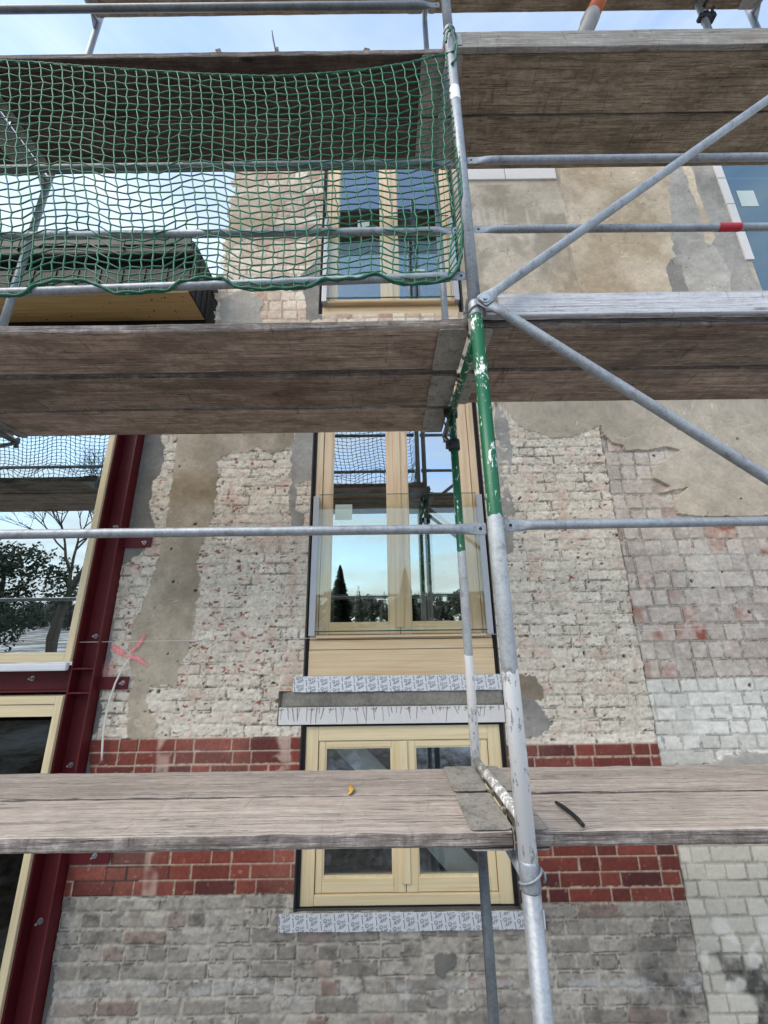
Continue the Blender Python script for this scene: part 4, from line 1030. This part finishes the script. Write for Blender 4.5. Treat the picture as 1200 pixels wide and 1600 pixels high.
def flat_end_tube(name, p0, p1, r, mat, label, cat, group, ln=0.075, flat=1.35, reach=0.022, tape=None, hole=True, face=(0, -1, 0)):
    """scaffold tube whose two ends are pressed flat round a hole"""
    p0, p1 = Vector(p0), Vector(p1); o_ = (p0 + p1) / 2; d = (p1 - p0).normalized(); L = (p1 - p0).length; fy = Vector(face); n = d.cross(fy).normalized()
    root = empty(name, o_, label, cat, group); k = 20
    st = [(-L / 2, .10, flat * .8), (-L / 2 + .006, .12, flat), (-L / 2 + .045, .12, flat), (-L / 2 + .07, .45, 1.22), (-L / 2 + ln + .03, .9, 1.04), (-L / 2 + ln + .06, 1, 1)]
    st = st + [(-a, b, c) for a, b, c in reversed(st)]
    vs = []
    for (s, a, b) in st:
        for j in range(k):
            an = 2 * math.pi * j / k; vs.append(d * s + fy * (math.cos(an) * r * a) + n * (math.sin(an) * r * b))
    m_ = len(st); fs = [(i * k + j, i * k + (j + 1) % k, (i + 1) * k + (j + 1) % k, (i + 1) * k + j) for i in range(m_ - 1) for j in range(k)]
    mb = MB(); mb.add(vs, fs, 0, True); mb.add([vs[j] for j in range(k)], [tuple(range(k))]); mb.add(vs[-k:], [tuple(range(k))]); mb.build('tube', mat, root)
    if hole:
        h = MB()
        for s in (-1, 1):
            c = d * (s * (L / 2 - reach)) ; h.tube([c + fy * (r * .12 + .0006), c - fy * (r * .12 + .0006)], .0065, 12)
        h.build('bolt_hole', M['black'], root)
    if tape:
        a = tape - o_; a = a.dot(d); mb = MB(); mb.tube([d * (a - .055), d * (a + .055)], r + .0015, 18, cap=False); mb.build('tape_band', M['red_tape'], root)
    return root
GR = 'tube rails of the scaffold'
def rail(pxa, pxb, Y, x0, x1, r, label, tape=None, mat='galv'):
    a, b = P(*pxa, Y), P(*pxb, Y); s = (b.z - a.z) / (b.x - a.x); z = lambda x: a.z + s * (x - a.x)
    return flat_end_tube('guard_rail', (x0, Y, z(x0)), (x1, Y, z(x1)), r, M[mat], label, 'tube rail', GR, tape=tape)
RL0, RL1, RR0, RR1 = XLF + .02, XC - .008 - RF, XC + .008 + RF, XRF - .02
rail((100, 834), (600, 828), 1.50, RL0, RL1, .0185, 'long tube rail at chest height crossing the steel column and the middle window')
rail((850, 820), (1150, 815), 1.50, RR0, RR1, .0185, 'tube rail at chest height crossing the whitewashed brick on the right')
rail((100, 263), (600, 256), 1.515, RL0, RL1, .0185, 'uppermost tube rail seen through the middle of the green net', mat='galv_dark')
rail((100, 368), (650, 361), 1.505, RL0, RL1, .0185, 'tube rail that the green net wraps around above its lower hem')
rail((40, 456), (700, 432), 1.500, RL0, RL1 + .01, .0195, 'tube rail along the wavy lower hem of the green net')
rail((800, 250), (1150, 246), 1.505, RR0, RR1, .0190, 'tube rail just below the top deck, right of the post')
rail((800, 358), (1150, 355), 1.505, RR0, RR1, .0180, 'tube rail with a red tape band crossing the plaster', tape=P(1139, 356, 1.505))
rail((100, 14), (600, 9), 1.505, RL0, RL1, .0205, 'tube rail against the sky at the very top of the left bay', mat='galv_dark')
GB = 'diagonal braces at the bright post'
nd = P(757, 468, 1.443)
def brace(px, label, y):
    a = nd + Vector((0, y, 0)); b = P(*px, 1.44); b.y = a.y; d = (b - a); e = a - d.normalized() * .022; f = a + d * ((XRF - a.x) / d.x)
    flat_end_tube('diagonal_brace', e, f, .0212, M['galv'], label, 'brace', GB, ln=.10, flat=1.55, reach=.10)
brace((1200, 156), 'galvanised brace rising to the right from the bright post', -.004)
brace((1200, 744), 'galvanised brace falling to the right across the plaster', .006)
mb = MB(); q = nd
mb.tube([q + Vector((0, .03, 0)), q + Vector((0, -.012, 0))], .0085, 12); mb.tube([q + Vector((0, -.009, 0)), q + Vector((0, -.017, 0))], .0125, 6)
mb.tube([q + Vector((0, -.006, 0)), q + Vector((0, -.0105, 0))], .022, 20)
tag(mb.build('brace_bolt', M['bolt']), 'hexagon bolt pinning both braces to the bright post', 'bolt')


def toe_board(x0, x1, z0, z1, y, mat, label, seed):
    root = empty('toe_board', ((x0 + x1) / 2, y, z0), label, 'toe board', 'toe boards of the scaffold'); L = x1 - x0; h = z1 - z0
    mb = MB(); nx = 50; prof = [(0, .004), (.004, 0), (.026, 0), (.030, .004), (.030, h - .004), (.026, h), (.004, h), (0, h - .004)]; vs = []; k = 8
    for i in range(nx + 1):
        x = -L / 2 + L * i / nx; e = .0025 * mnoise.noise(Vector((x * 3, seed, 1)))
        for (a, b) in prof: vs.append((x, a + e + .001 * mnoise.noise(Vector((x * 20, a * 90, b * 50))), b + .003 * mnoise.noise(Vector((x * 2.5, seed, 5 if b > h / 2 else 8)))))
    fs = [(i * k + j, i * k + (j + 1) % k, (i + 1) * k + (j + 1) % k, (i + 1) * k + j) for i in range(nx) for j in range(k)] + [tuple(range(k)), tuple(nx * k + j for j in reversed(range(k)))]
    mb.add(vs, fs); mb.build('board', mat, root)
    for s in (-1, 1):
        mb = MB(); a = s * (L / 2 - .03); mb.box(a - .035, a + .035, -.0045, -.002, .02, h - .02, 0, .0008); mb.box(a - .035, a + .035, .032, .0345, .02, h - .02, 0, .0008)
        for zz in (.045, h - .045): mb.tube([(a, -.0075, zz), (a, -.004, zz)], .006, 10)
        mb.build('end_bracket', M['deck_metal'], root)
toe_board(XC + .045, XRF - .035, P(900, 491, 1.500).z, P(900, 457, 1.500).z, 1.500, M['toe_white'], 'bleached white toe board on the middle deck behind the brace node', 1)
toe_board(XC + .012, XRF - .035, P(900, 72, 1.500).z, P(900, 47, 1.500).z, 1.500, M['toe_grey'], 'grey weathered toe board on the top deck', 2)


def console(x, label):
    root = empty('console_bracket', (x, YI, P(696, 637, Y3[0]).z - .03), label, 'bracket', 'console brackets under the inner board')
    mb = MB(); mb.tube([(0, RI, 0), (0, .315, 0)], .019, 12); mb.box(-.012, .012, .303, .318, -.045, .03, 0, .002); mb.build('bracket_arm', M['galv_dark'], root)
    mb = MB(); mb.tube([(0, .29, -.02), (0, RI, -.22)], .013, 10); mb.build('bracket_strut', M['galv_dark'], root)
    mb = MB()
    for z in (0, -.22): mb.tube([(0, 0, z - .035), (0, 0, z - .03), (0, 0, z + .03), (0, 0, z + .035)], [RI + .001, RI + .012, RI + .012, RI + .001], 14); mb.box(-.05, -.018, -.02, .012, z - .022, z + .022, 0, .004); mb.tube([(-.034, -.045, z), (-.034, .02, z)], .007, 8)
    mb.build('clamp', M['coupler'], root)
console(XC, 'dark console bracket clamped to the inner post under three boards')
console(XLF, 'dark console bracket cut by the left border of the photo')

# green safety net: one mesh of knotted cord hung between the top deck and the lowest rail
top_c = [(-190, 84), (-60, 90), (0, 95), (60, 98), (130, 104), (220, 110), (300, 115), (400, 119), (440, 119), (520, 114), (580, 108), (640, 98), (680, 88), (697, 84)]
bot_c = [(-190, 470), (-60, 464), (20, 465), (43, 462), (57, 448), (97, 441), (140, 442), (160, 451), (182, 461), (213, 460), (267, 456), (283, 443), (317, 437), (350, 438), (370, 451), (400, 455), (480, 452),
         (505, 440), (555, 439), (587, 431), (602, 435), (617, 444), (640, 447), (680, 444), (703, 438), (714, 424), (721, 400)]
def resample(c, u):
    c = np.array(c, float); s = np.concatenate([[0], np.cumsum(np.abs(np.diff(c[:, 0])))]); s /= s[-1]
    return np.interp(u, s, c[:, 0]), np.interp(u, s, c[:, 1])
def net_pt(u, v):
    ax, ay = resample(top_c, u); bx, by = resample(bot_c, u)
    w = v ** 1.0
    px = ax + (bx - ax) * w; py = ay + (by - ay) * w
    # folds: the cloth hangs evenly, gathered a little at the lower hem
    edge = max(0, u - .9) / .1
    px += 4 * math.sin(v * 9 + u * 6) * (1 - v) * .5 + edge * (10 * math.sin(v * math.pi * 1.0))
    py += 4 * math.sin(u * 14 + 1) * v * (1 - v) + 3 * math.sin(u * 31) * v * (1 - v) * v
    Y = 1.478 - .020 * math.sin(v * math.pi) - .014 * math.sin(u * 17 + v * 3) * math.sin(v * math.pi) + .012 * v
    if v > .70: Y = Y + .035 * math.exp(-((v - .78) / .045) ** 2) * (0.5 + .5 * math.sin(u * 40)) 
    return P(px, py, Y)
NX, NZ = 53, 33
def node(i, j):
    s = 1 if j % 2 else -1
    return net_pt(min(1, max(0, (i + .055 * s + .22 * math.sin(j * .33)) / NX)), min(1, max(0, (j + .13 * (1 if (i + j) % 2 else -1)) / NZ))) + Vector((random.uniform(-.003, .003), random.uniform(-.003, .003), random.uniform(-.003, .003)))
random.seed(11)
nodes = [[node(i, j) for j in range(NZ + 1)] for i in range(NX + 1)]
nc = nodes[NX // 2][NZ // 2].copy()
net = empty('safety_net', nc, 'green cord safety net hanging across the left bay', 'net')
mb = MB()
for i in range(NX + 1): mb.tube([nodes[i][j] - nc for j in range(NZ + 1)], .0037, 5, cap=False)
for j in range(NZ + 1): mb.tube([nodes[i][j] - nc for i in range(NX + 1)], .0037, 5, cap=False)
for i in range(NX + 1):
    for j in range(NZ + 1):
        c = nodes[i][j] - nc; r_ = .0062
        mb.add([c + Vector((r_, 0, 0)), c + Vector((0, 0, r_)), c + Vector((-r_, 0, 0)), c + Vector((0, 0, -r_)), c + Vector((0, -r_, 0)), c + Vector((0, r_, 0))], [(0, 1, 4), (1, 2, 4), (2, 3, 4), (3, 0, 4), (1, 0, 5), (2, 1, 5), (3, 2, 5), (0, 3, 5)], 0, True)
mb.build('mesh', M['net'], net)
def braid(name, pts, r):
    q = []
    for a, b in zip(pts, pts[1:]):
        n = max(1, int((b - a).length / .012)); q += [a.lerp(b, k / n) for k in range(n)]
    q.append(pts[-1]); mb = MB(); rr = [r * (1 + .22 * math.sin(k * 1.9)) for k in range(len(q))]
    mb.tube([p - nc for p in q], rr, 7); return mb.build(name, M['rope'], net)
braid('hem_rope', [net_pt(k / 150, 1.0) + Vector((0, -.012 - .004 * math.sin(k), 0)) for k in range(151)], .0078)
braid('top_rope', [net_pt(k / 100, 0.0) for k in range(101)], .0060)
braid('side_rope', [net_pt(1.0, 1 - k / 30) for k in range(31)] + [P(709, 80, 1.455), P(712, 62, 1.455), P(705, 46, 1.45), P(699, 50, 1.45), P(697, 66, 1.45)], .0055)
braid('tie_cord', [P(702, 40, 1.455), P(709, 56, 1.45), P(714, 72, 1.452), P(712, 92, 1.458), P(706, 100, 1.455)], .0065)

# loose things on and above the decks
a = P(872, 1253, 1.70); z = DECK_LOW + .012
def on_deck(px, py, z):
    d = RT * (px - 600) / FPX + UP * (800 - py) / FPX + FW; k = (z - EZ) / d[2]; return Vector((d[0] * k, d[1] * k, z))
pts = [on_deck(869, 1254, z), on_deck(880, 1261, z + .006), on_deck(893, 1271, z + .005), on_deck(903, 1280, z), on_deck(911, 1289, z - .003)]
mb = MB(); mb.tube(pts, [.006, .0075, .007, .0075, .0065], 9); tag(mb.build('stick', M['stick']), 'black bent stick lying on the lower deck', 'stick')
p = on_deck(548, 1236, DECK_LOW + .003); mb = MB()
mb.add([p + Vector(v) for v in ((-.010, -.035, 0), (.006, -.03, .006), (.014, 0, .010), (.008, .03, .007), (-.004, .045, .012), (-.012, .02, .004), (-.004, 0, 0))], [(0, 1, 2, 6), (6, 2, 3, 5), (5, 3, 4)], 0, True)
lf = mb.build('leaf', M['leaf']); tag(lf, 'small yellow leaf lying on the lower deck boards', 'leaf')
sm_ = lf.modifiers.new('thickness', 'SOLIDIFY'); sm_.thickness = .002
A = P(486, 90, 1.60); B = P(886, 70, 1.60); d = (B - A).normalized(); n = Vector((-d.z, 0, d.x))
mb = MB(); mb.prism([A - n * .045, B - n * .045, B, A], (0, .06, 0)); tag(mb.build('batten', M['batten']), 'red brown timber batten lying tilted on the top deck', 'timber')
def offcut(px0, px1, Y, w, dpt, label, lean=0.0):
    a = P(*px0, Y); b = P(*px1, Y); mb = MB(); u = (b - a).normalized(); s = Vector((u.z, 0, -u.x)) * w / 2
    mb.prism([a - s, a + s, b + s, b - s], (0, dpt, 0)); return tag(mb.build('timber_offcut', M['plank_top']), label, 'timber', 'offcuts on the top deck')
offcut((346, 92), (340, 76), 1.60, .034, .05, 'short square offcut leaning on the top deck above the net')
offcut((566, 88), (574, 75), 1.60, .034, .05, 'small block wedged by the tilted batten')
offcut((432, 92), (433, 73), 1.62, .014, .03, 'thin stub beside the bent rod on the top deck')
mb = MB(); mb.tube([P(432, 92, 1.585), P(430, 76, 1.585), P(427, 62, 1.585), P(425, 48, 1.585)], [.0055, .005, .0045, .003], 8); tag(mb.build('bent_rod', M['coupler']), 'thin dark rod sticking up from the top deck', 'rod')
# orange drain pipe leaning between the top decks
a = P(904, 78, 1.95); b = P(942, -6, 1.95); d = (b - a).normalized(); foot = a - d * ((a.z - DECK_TOP) / d.z) + d * .03; s = P(924, 27, 1.95)
root = empty('drain_pipe', foot, 'orange plastic drain pipe with a grey socket, leaning on the top deck', 'pipe')
mb = MB(); mb.tube([s - foot - d * .02, s - foot + d * .9], .060, 24); mb.build('pipe', M['orange'], root)
mb = MB(); mb.tube([Vector((0, 0, 0)), s - foot - d * .10, s - foot - d * .09, s - foot, s - foot + d * .002], [.057, .057, .066, .066, .061], 24); mb.build('socket', M['pipe_grey'], root)
# tie post with its coupler
px = P(1106, 44, 2.12); root = empty('tie_post', (px.x, 2.12, DECK_TOP), 'grey tube post with a dark clamp, behind the grey toe board', 'post')
mb = MB(); mb.tube([(0, 0, 0), (0, 0, 2.6)], .0242, 16); mb.build('tube', M['galv'], root)
c = P(1102, 28, 2.12) - root.location; mb = MB()
mb.tube([c + Vector((0, 0, -.04)), c + Vector((0, 0, -.034)), c + Vector((0, 0, .034)), c + Vector((0, 0, .04))], [.026, .036, .036, .026], 16)
mb.box(c.x + .02, c.x + .075, -.03, .03, c.z - .028, c.z + .028, 0, .006); mb.box(c.x - .06, c.x - .02, -.026, .026, c.z - .02, c.z + .02, 0, .006)
mb.tube([c + Vector((.05, -.05, .045)), c + Vector((.05, .05, .045))], .012, 8); mb.tube([c + Vector((.055, 0, -.02)), c + Vector((.085, 0, .085))], .012, 10); mb.tube([c + Vector((-.05, -.04, -.03)), c + Vector((-.085, -.02, -.055))], .010, 8)
mb.tube([c + Vector((-.01, -.03, .10)), c + Vector((.05, -.035, .20))], .014, 8)
mb.build('coupler', M['coupler'], root)

# mason line and cable
a, b = P(-60, 1006, 2.93), P(1260, 978, 2.93); mb = MB(); mb.tube([a.lerp(b, k / 20) + Vector((0, 0, -.012 * (1 - (2 * k / 20 - 1) ** 2))) for k in range(21)], .0017, 6, cap=True)
tag(mb.build('mason_line', M['string']), 'thin white line stretched across the whole facade', 'string')
pts = [P(203, 1027, 2.985), P(199, 1033, 2.965), P(190, 1047, 2.958), P(180, 1068, 2.952), P(171, 1095, 2.955), P(165, 1120, 2.960), P(161, 1150, 2.962), P(159.5, 1175, 2.962), P(159, 1188, 2.963)]
mb = MB(); mb.tube(pts, .0062, 10); tag(mb.build('cable', M['cable']), 'white cable hanging from a hole at the pink spray cross', 'cable')

# ------------------------------------------------------------------ ground and the land behind the photographer (seen in the glass)
def hgt(x, y):
    base = 1.08 * float(ss(1.15, -0.6, np.array(y))) if True else 0
    hill = 0.0
    if y < -28: hill = 7.5 * (1 - math.exp(-((-28 - y) / 60.0))) * (0.75 + .35 * mnoise.noise(Vector((x * .012, y * .01, 0))))
    return base + hill + .06 * mnoise.noise(Vector((x * .35, y * .35, 2))) * min(1, abs(y - 2.2))
ax = sorted(set([-400, -250, -160, -110, -80, -60, -45, -34, -26, -20, -15, -11] + [round(-8 + .5 * k, 2) for k in range(33)] + [11, 15, 20, 26, 34, 45, 60, 80, 110, 160, 250, 400]))
ay = sorted(set([-420, -300, -200, -150, -120, -100, -85, -72, -62, -52, -44, -37, -32, -28, -24, -20, -17, -14, -11, -9, -7, -5.5] + [round(-4.5 + .3 * k, 2) for k in range(26)] + [4.5, 7, 12, 25, 60, 150, 400]))
vs = [(x, y, hgt(x, y)) for y in ay for x in ax]; nX = len(ax)
fs = [(j * nX + i, j * nX + i + 1, (j + 1) * nX + i + 1, (j + 1) * nX + i) for j in range(len(ay) - 1) for i in range(nX - 1)]
t = NT('trodden earth with thin snow'); v = t.coord('Object'); n1 = t.noise(v, .35, 6, .62); n2 = t.noise(v, 9, 5, .65)
c = t.ramp(n2, [(.3, (.10, .085, .065)), (.7, (.22, .19, .155))]); sn = t.ramp(t.math('ADD', t.math('MULTIPLY', n1, .8), t.math('MULTIPLY', n2, .2)), [(.46, 0.0), (.60, 1.0)])
c = t.mix(t.math('MULTIPLY', sn, .9), c, (.62, .65, .70)); t.principled(c, .9, 0, .2, bump=n2, bstr=.6, bdist=.05)
mb = MB(); mb.add(vs, fs, 0, True); tag(mb.build('ground', t.m), kind='structure')

M['bark'] = m_plain('grey bark', (.12, .10, .082), .9, 0, .3, 12, .6)
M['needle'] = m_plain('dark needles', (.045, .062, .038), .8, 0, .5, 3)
M['needle_far'] = m_plain('hazed wood foliage', (.115, .122, .098), .9, 0, .6, .25)  # distance haze put into the colour by lightening it
def conifer(mb, x, y, z, h, rr, rnd, n):
    for k in range(n):
        u = rnd.random() ** .8; zz = z + h * (.06 + .92 * u); r0 = rr * (1 - u) ** .8 * (.80 + .30 * mnoise.noise(Vector((x, y, u * 9)))); a = rnd.uniform(0, 6.283); l = r0 * rnd.uniform(.45, 1.1) + .05
        c, s = math.cos(a), math.sin(a); w = .05 + .13 * l; b = l * .35
        p0 = Vector((x + c * b, y + s * b, zz + .05 * l)); p1 = Vector((x + c * l, y + s * l, zz - .28 * l + .06)); sd_ = Vector((-s, c, 0)) * w; dn = Vector((0, 0, -w * 1.2))
        mb.add([p0 - sd_ + dn, p0 + sd_, p1 + sd_ * .4, p1 - sd_ * .4 + dn * .3], [(0, 1, 2, 3)])
rnd = random.Random(5)
def tree_thing(name, x, y, label, group='trees behind the photographer'):
    return empty(name, (x, y, hgt(x, y) - .05), label, 'tree', group)
for (x, y, h, lb) in ((-3.7, -27, 7.2, 'lone dark spruce mirrored at the left of the middle window'), (2.6, -46, 8.5, 'spruce at the wood edge mirrored behind the middle window bars')):
    r_ = tree_thing('conifer', x, y, lb); mb = MB(); mb.tube([(0, 0, 0), (0, 0, h * .5), (0, 0, h * .97)], [.16, .1, .02], 8); mb.build('trunk', M['bark'], r_)
    mb = MB(); conifer(mb, 0, 0, 0, h, h * .27, rnd, 2600); mb.build('crown', M['needle'], r_)
def bare_tree(x, y, h, lb, seed, depth=7):
    rn = random.Random(seed); r_ = tree_thing('bare_tree', x, y, lb); tr, cr = MB(), MB()
    def grow(p, d, l, r, k):
        q = p + d * l; m_ = p.lerp(q, .5) + Vector((rn.uniform(-1, 1), rn.uniform(-1, 1), rn.uniform(-.5, .5))) * l * .06
        (tr if k <= 1 else cr).tube([p, m_, q], [r, r * .88, r * .74], 7 if k < 2 else (5 if k < 4 else 3), cap=False)
        if k >= depth: return
        for b in range(2 if k < 1 else 3):
            nd_ = (d + Vector((rn.uniform(-1, 1), rn.uniform(-1, 1), rn.uniform(-.35, .65))) * (.62 if k < 3 else .85)).normalized()
            grow(q if b else m_.lerp(q, .5), nd_, l * rn.uniform(.62, .84), r * .64, k + 1)
    grow(Vector((0, 0, 0)), Vector((0, 0, 1)), h * .30, .15, 0)
    tr.build('trunk', M['bark'], r_); cr.build('twigs', M['bark'], r_)
bare_tree(-13.6, -11.5, 10.5, 'bare branching tree mirrored in the large left window', 3)
bare_tree(-16.5, -15.0, 11.5, 'second bare tree, taller, mirrored near the left border', 8)
bare_tree(-8.5, -17.5, 9.0, 'slender bare tree mirrored near the timber frame of the left glazing', 21)
def bush_tree(x, y, h, lb, seed):
    rn = random.Random(seed); r_ = tree_thing('evergreen_tree', x, y, lb); mb = MB(); mb.tube([(0, 0, 0), (.1, 0, h * .4), (0, .1, h * .8)], [.2, .14, .05], 8); mb.build('trunk', M['bark'], r_)
    mb = MB(); cl = [(Vector((rn.gauss(0, h * .17), rn.gauss(0, h * .17), h * rn.uniform(.28, .88))), h * rn.uniform(.09, .16)) for _ in range(26)]
    for k in range(5200):
        c, rr = cl[rn.randrange(26)]; d = Vector((rn.gauss(0, 1), rn.gauss(0, 1), rn.gauss(0, .8))).normalized(); p = c + d * rr * rn.uniform(.55, 1.08); a = Vector((rn.gauss(0, 1), rn.gauss(0, 1), rn.gauss(0, 1))).normalized() * .09; b = a.cross(d).normalized() * .05
        mb.add([p - a, p + b, p + a, p - b], [(0, 1, 2, 3)])
    mb.build('crown', M['needle'], r_)
bush_tree(-15.5, -10.5, 5.6, 'dense evergreen mirrored low in the large left window', 4)
bush_tree(-20.5, -13.0, 6.4, 'broad evergreen standing left of the mirrored bare trees', 9)
mb = MB(); rn = random.Random(12)
def round_crown(mb, x, y, z, h, n):
    cl = [(Vector((x + rn.gauss(0, h * .24), y + rn.gauss(0, h * .2), z + h * rn.uniform(.30, .92))), h * rn.uniform(.10, .19)) for _ in range(9)]
    for k in range(n):
        c, rr = cl[rn.randrange(9)]; d = Vector((rn.gauss(0, 1), rn.gauss(0, 1), rn.gauss(0, 1))).normalized(); p = c + d * rr * rn.uniform(.4, 1.12)
        a = Vector((rn.gauss(0, 1), rn.gauss(0, 1), rn.gauss(0, 1))).normalized() * .30; b = a.cross(d).normalized() * .24; mb.add([p - a, p + b, p + a, p - b], [(0, 1, 2, 3)])
for k in range(620):
    x = rn.uniform(-120, 120); y = rn.uniform(-135, -68); h = rn.uniform(6.3, 8.6) * (.85 + .45 * mnoise.noise(Vector((x * .035, 3, 1))))
    if rn.random() < .6: conifer(mb, x, y, hgt(x, y) - .3, h * 1.08, h * .30, rn, 230)
    else: round_crown(mb, x, y, hgt(x, y) - .3, h, 330)
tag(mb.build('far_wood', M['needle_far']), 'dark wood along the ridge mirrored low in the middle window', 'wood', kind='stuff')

# ------------------------------------------------------------------ the next scaffold bay beyond the left border (its mirror image shows in the glass)
def copy_tree(o, parent=None):
    c = o.copy(); COL.objects.link(c); c.parent = parent
    for ch in list(o.children): copy_tree(ch, c)
    return c
BAY = XRF - XC
todo = []
for o in list(COL.objects):
    if o.parent is None and o.get('label') and (o.name.startswith('scaffold_plank') or o.name.startswith('guard_rail') or o.name.startswith('safety_net') or o.name.startswith('scaffold_trestle')):
        x = o.location.x
        if (XLF < x < XC and o.location.z < EZ + 3.5 and not o.name.startswith('scaffold_trestle')) or (o.name.startswith('scaffold_trestle') and abs(x - XLF) < .01 and o.location.z < EZ + 1.5): todo.append(o)
names = ['front', 'back', 'inner']
for o in todo:
    c = copy_tree(o); c.location.x -= BAY
    lev = 'lower' if o.location.z < EZ else ('middle' if o.location.z < EZ + 2.2 else 'top')
    if o.name.startswith('scaffold_plank'): c['label'] = '%s board of the %s deck in the bay mirrored in the large left window' % ('front' if o.location.y < 1.6 else 'back' if o.location.y < 2.0 else 'inner', lev)
    elif o.name.startswith('guard_rail'): c['label'] = 'tube rail %.1f m up in the bay mirrored in the large left window' % o.location.z
    elif o.name.startswith('safety_net'): c['label'] = 'green safety net mirrored in the large left window'
    else: c['label'] = 'galvanised frame from %.1f m up, beyond the left border, mirrored in the glazing' % o.location.z
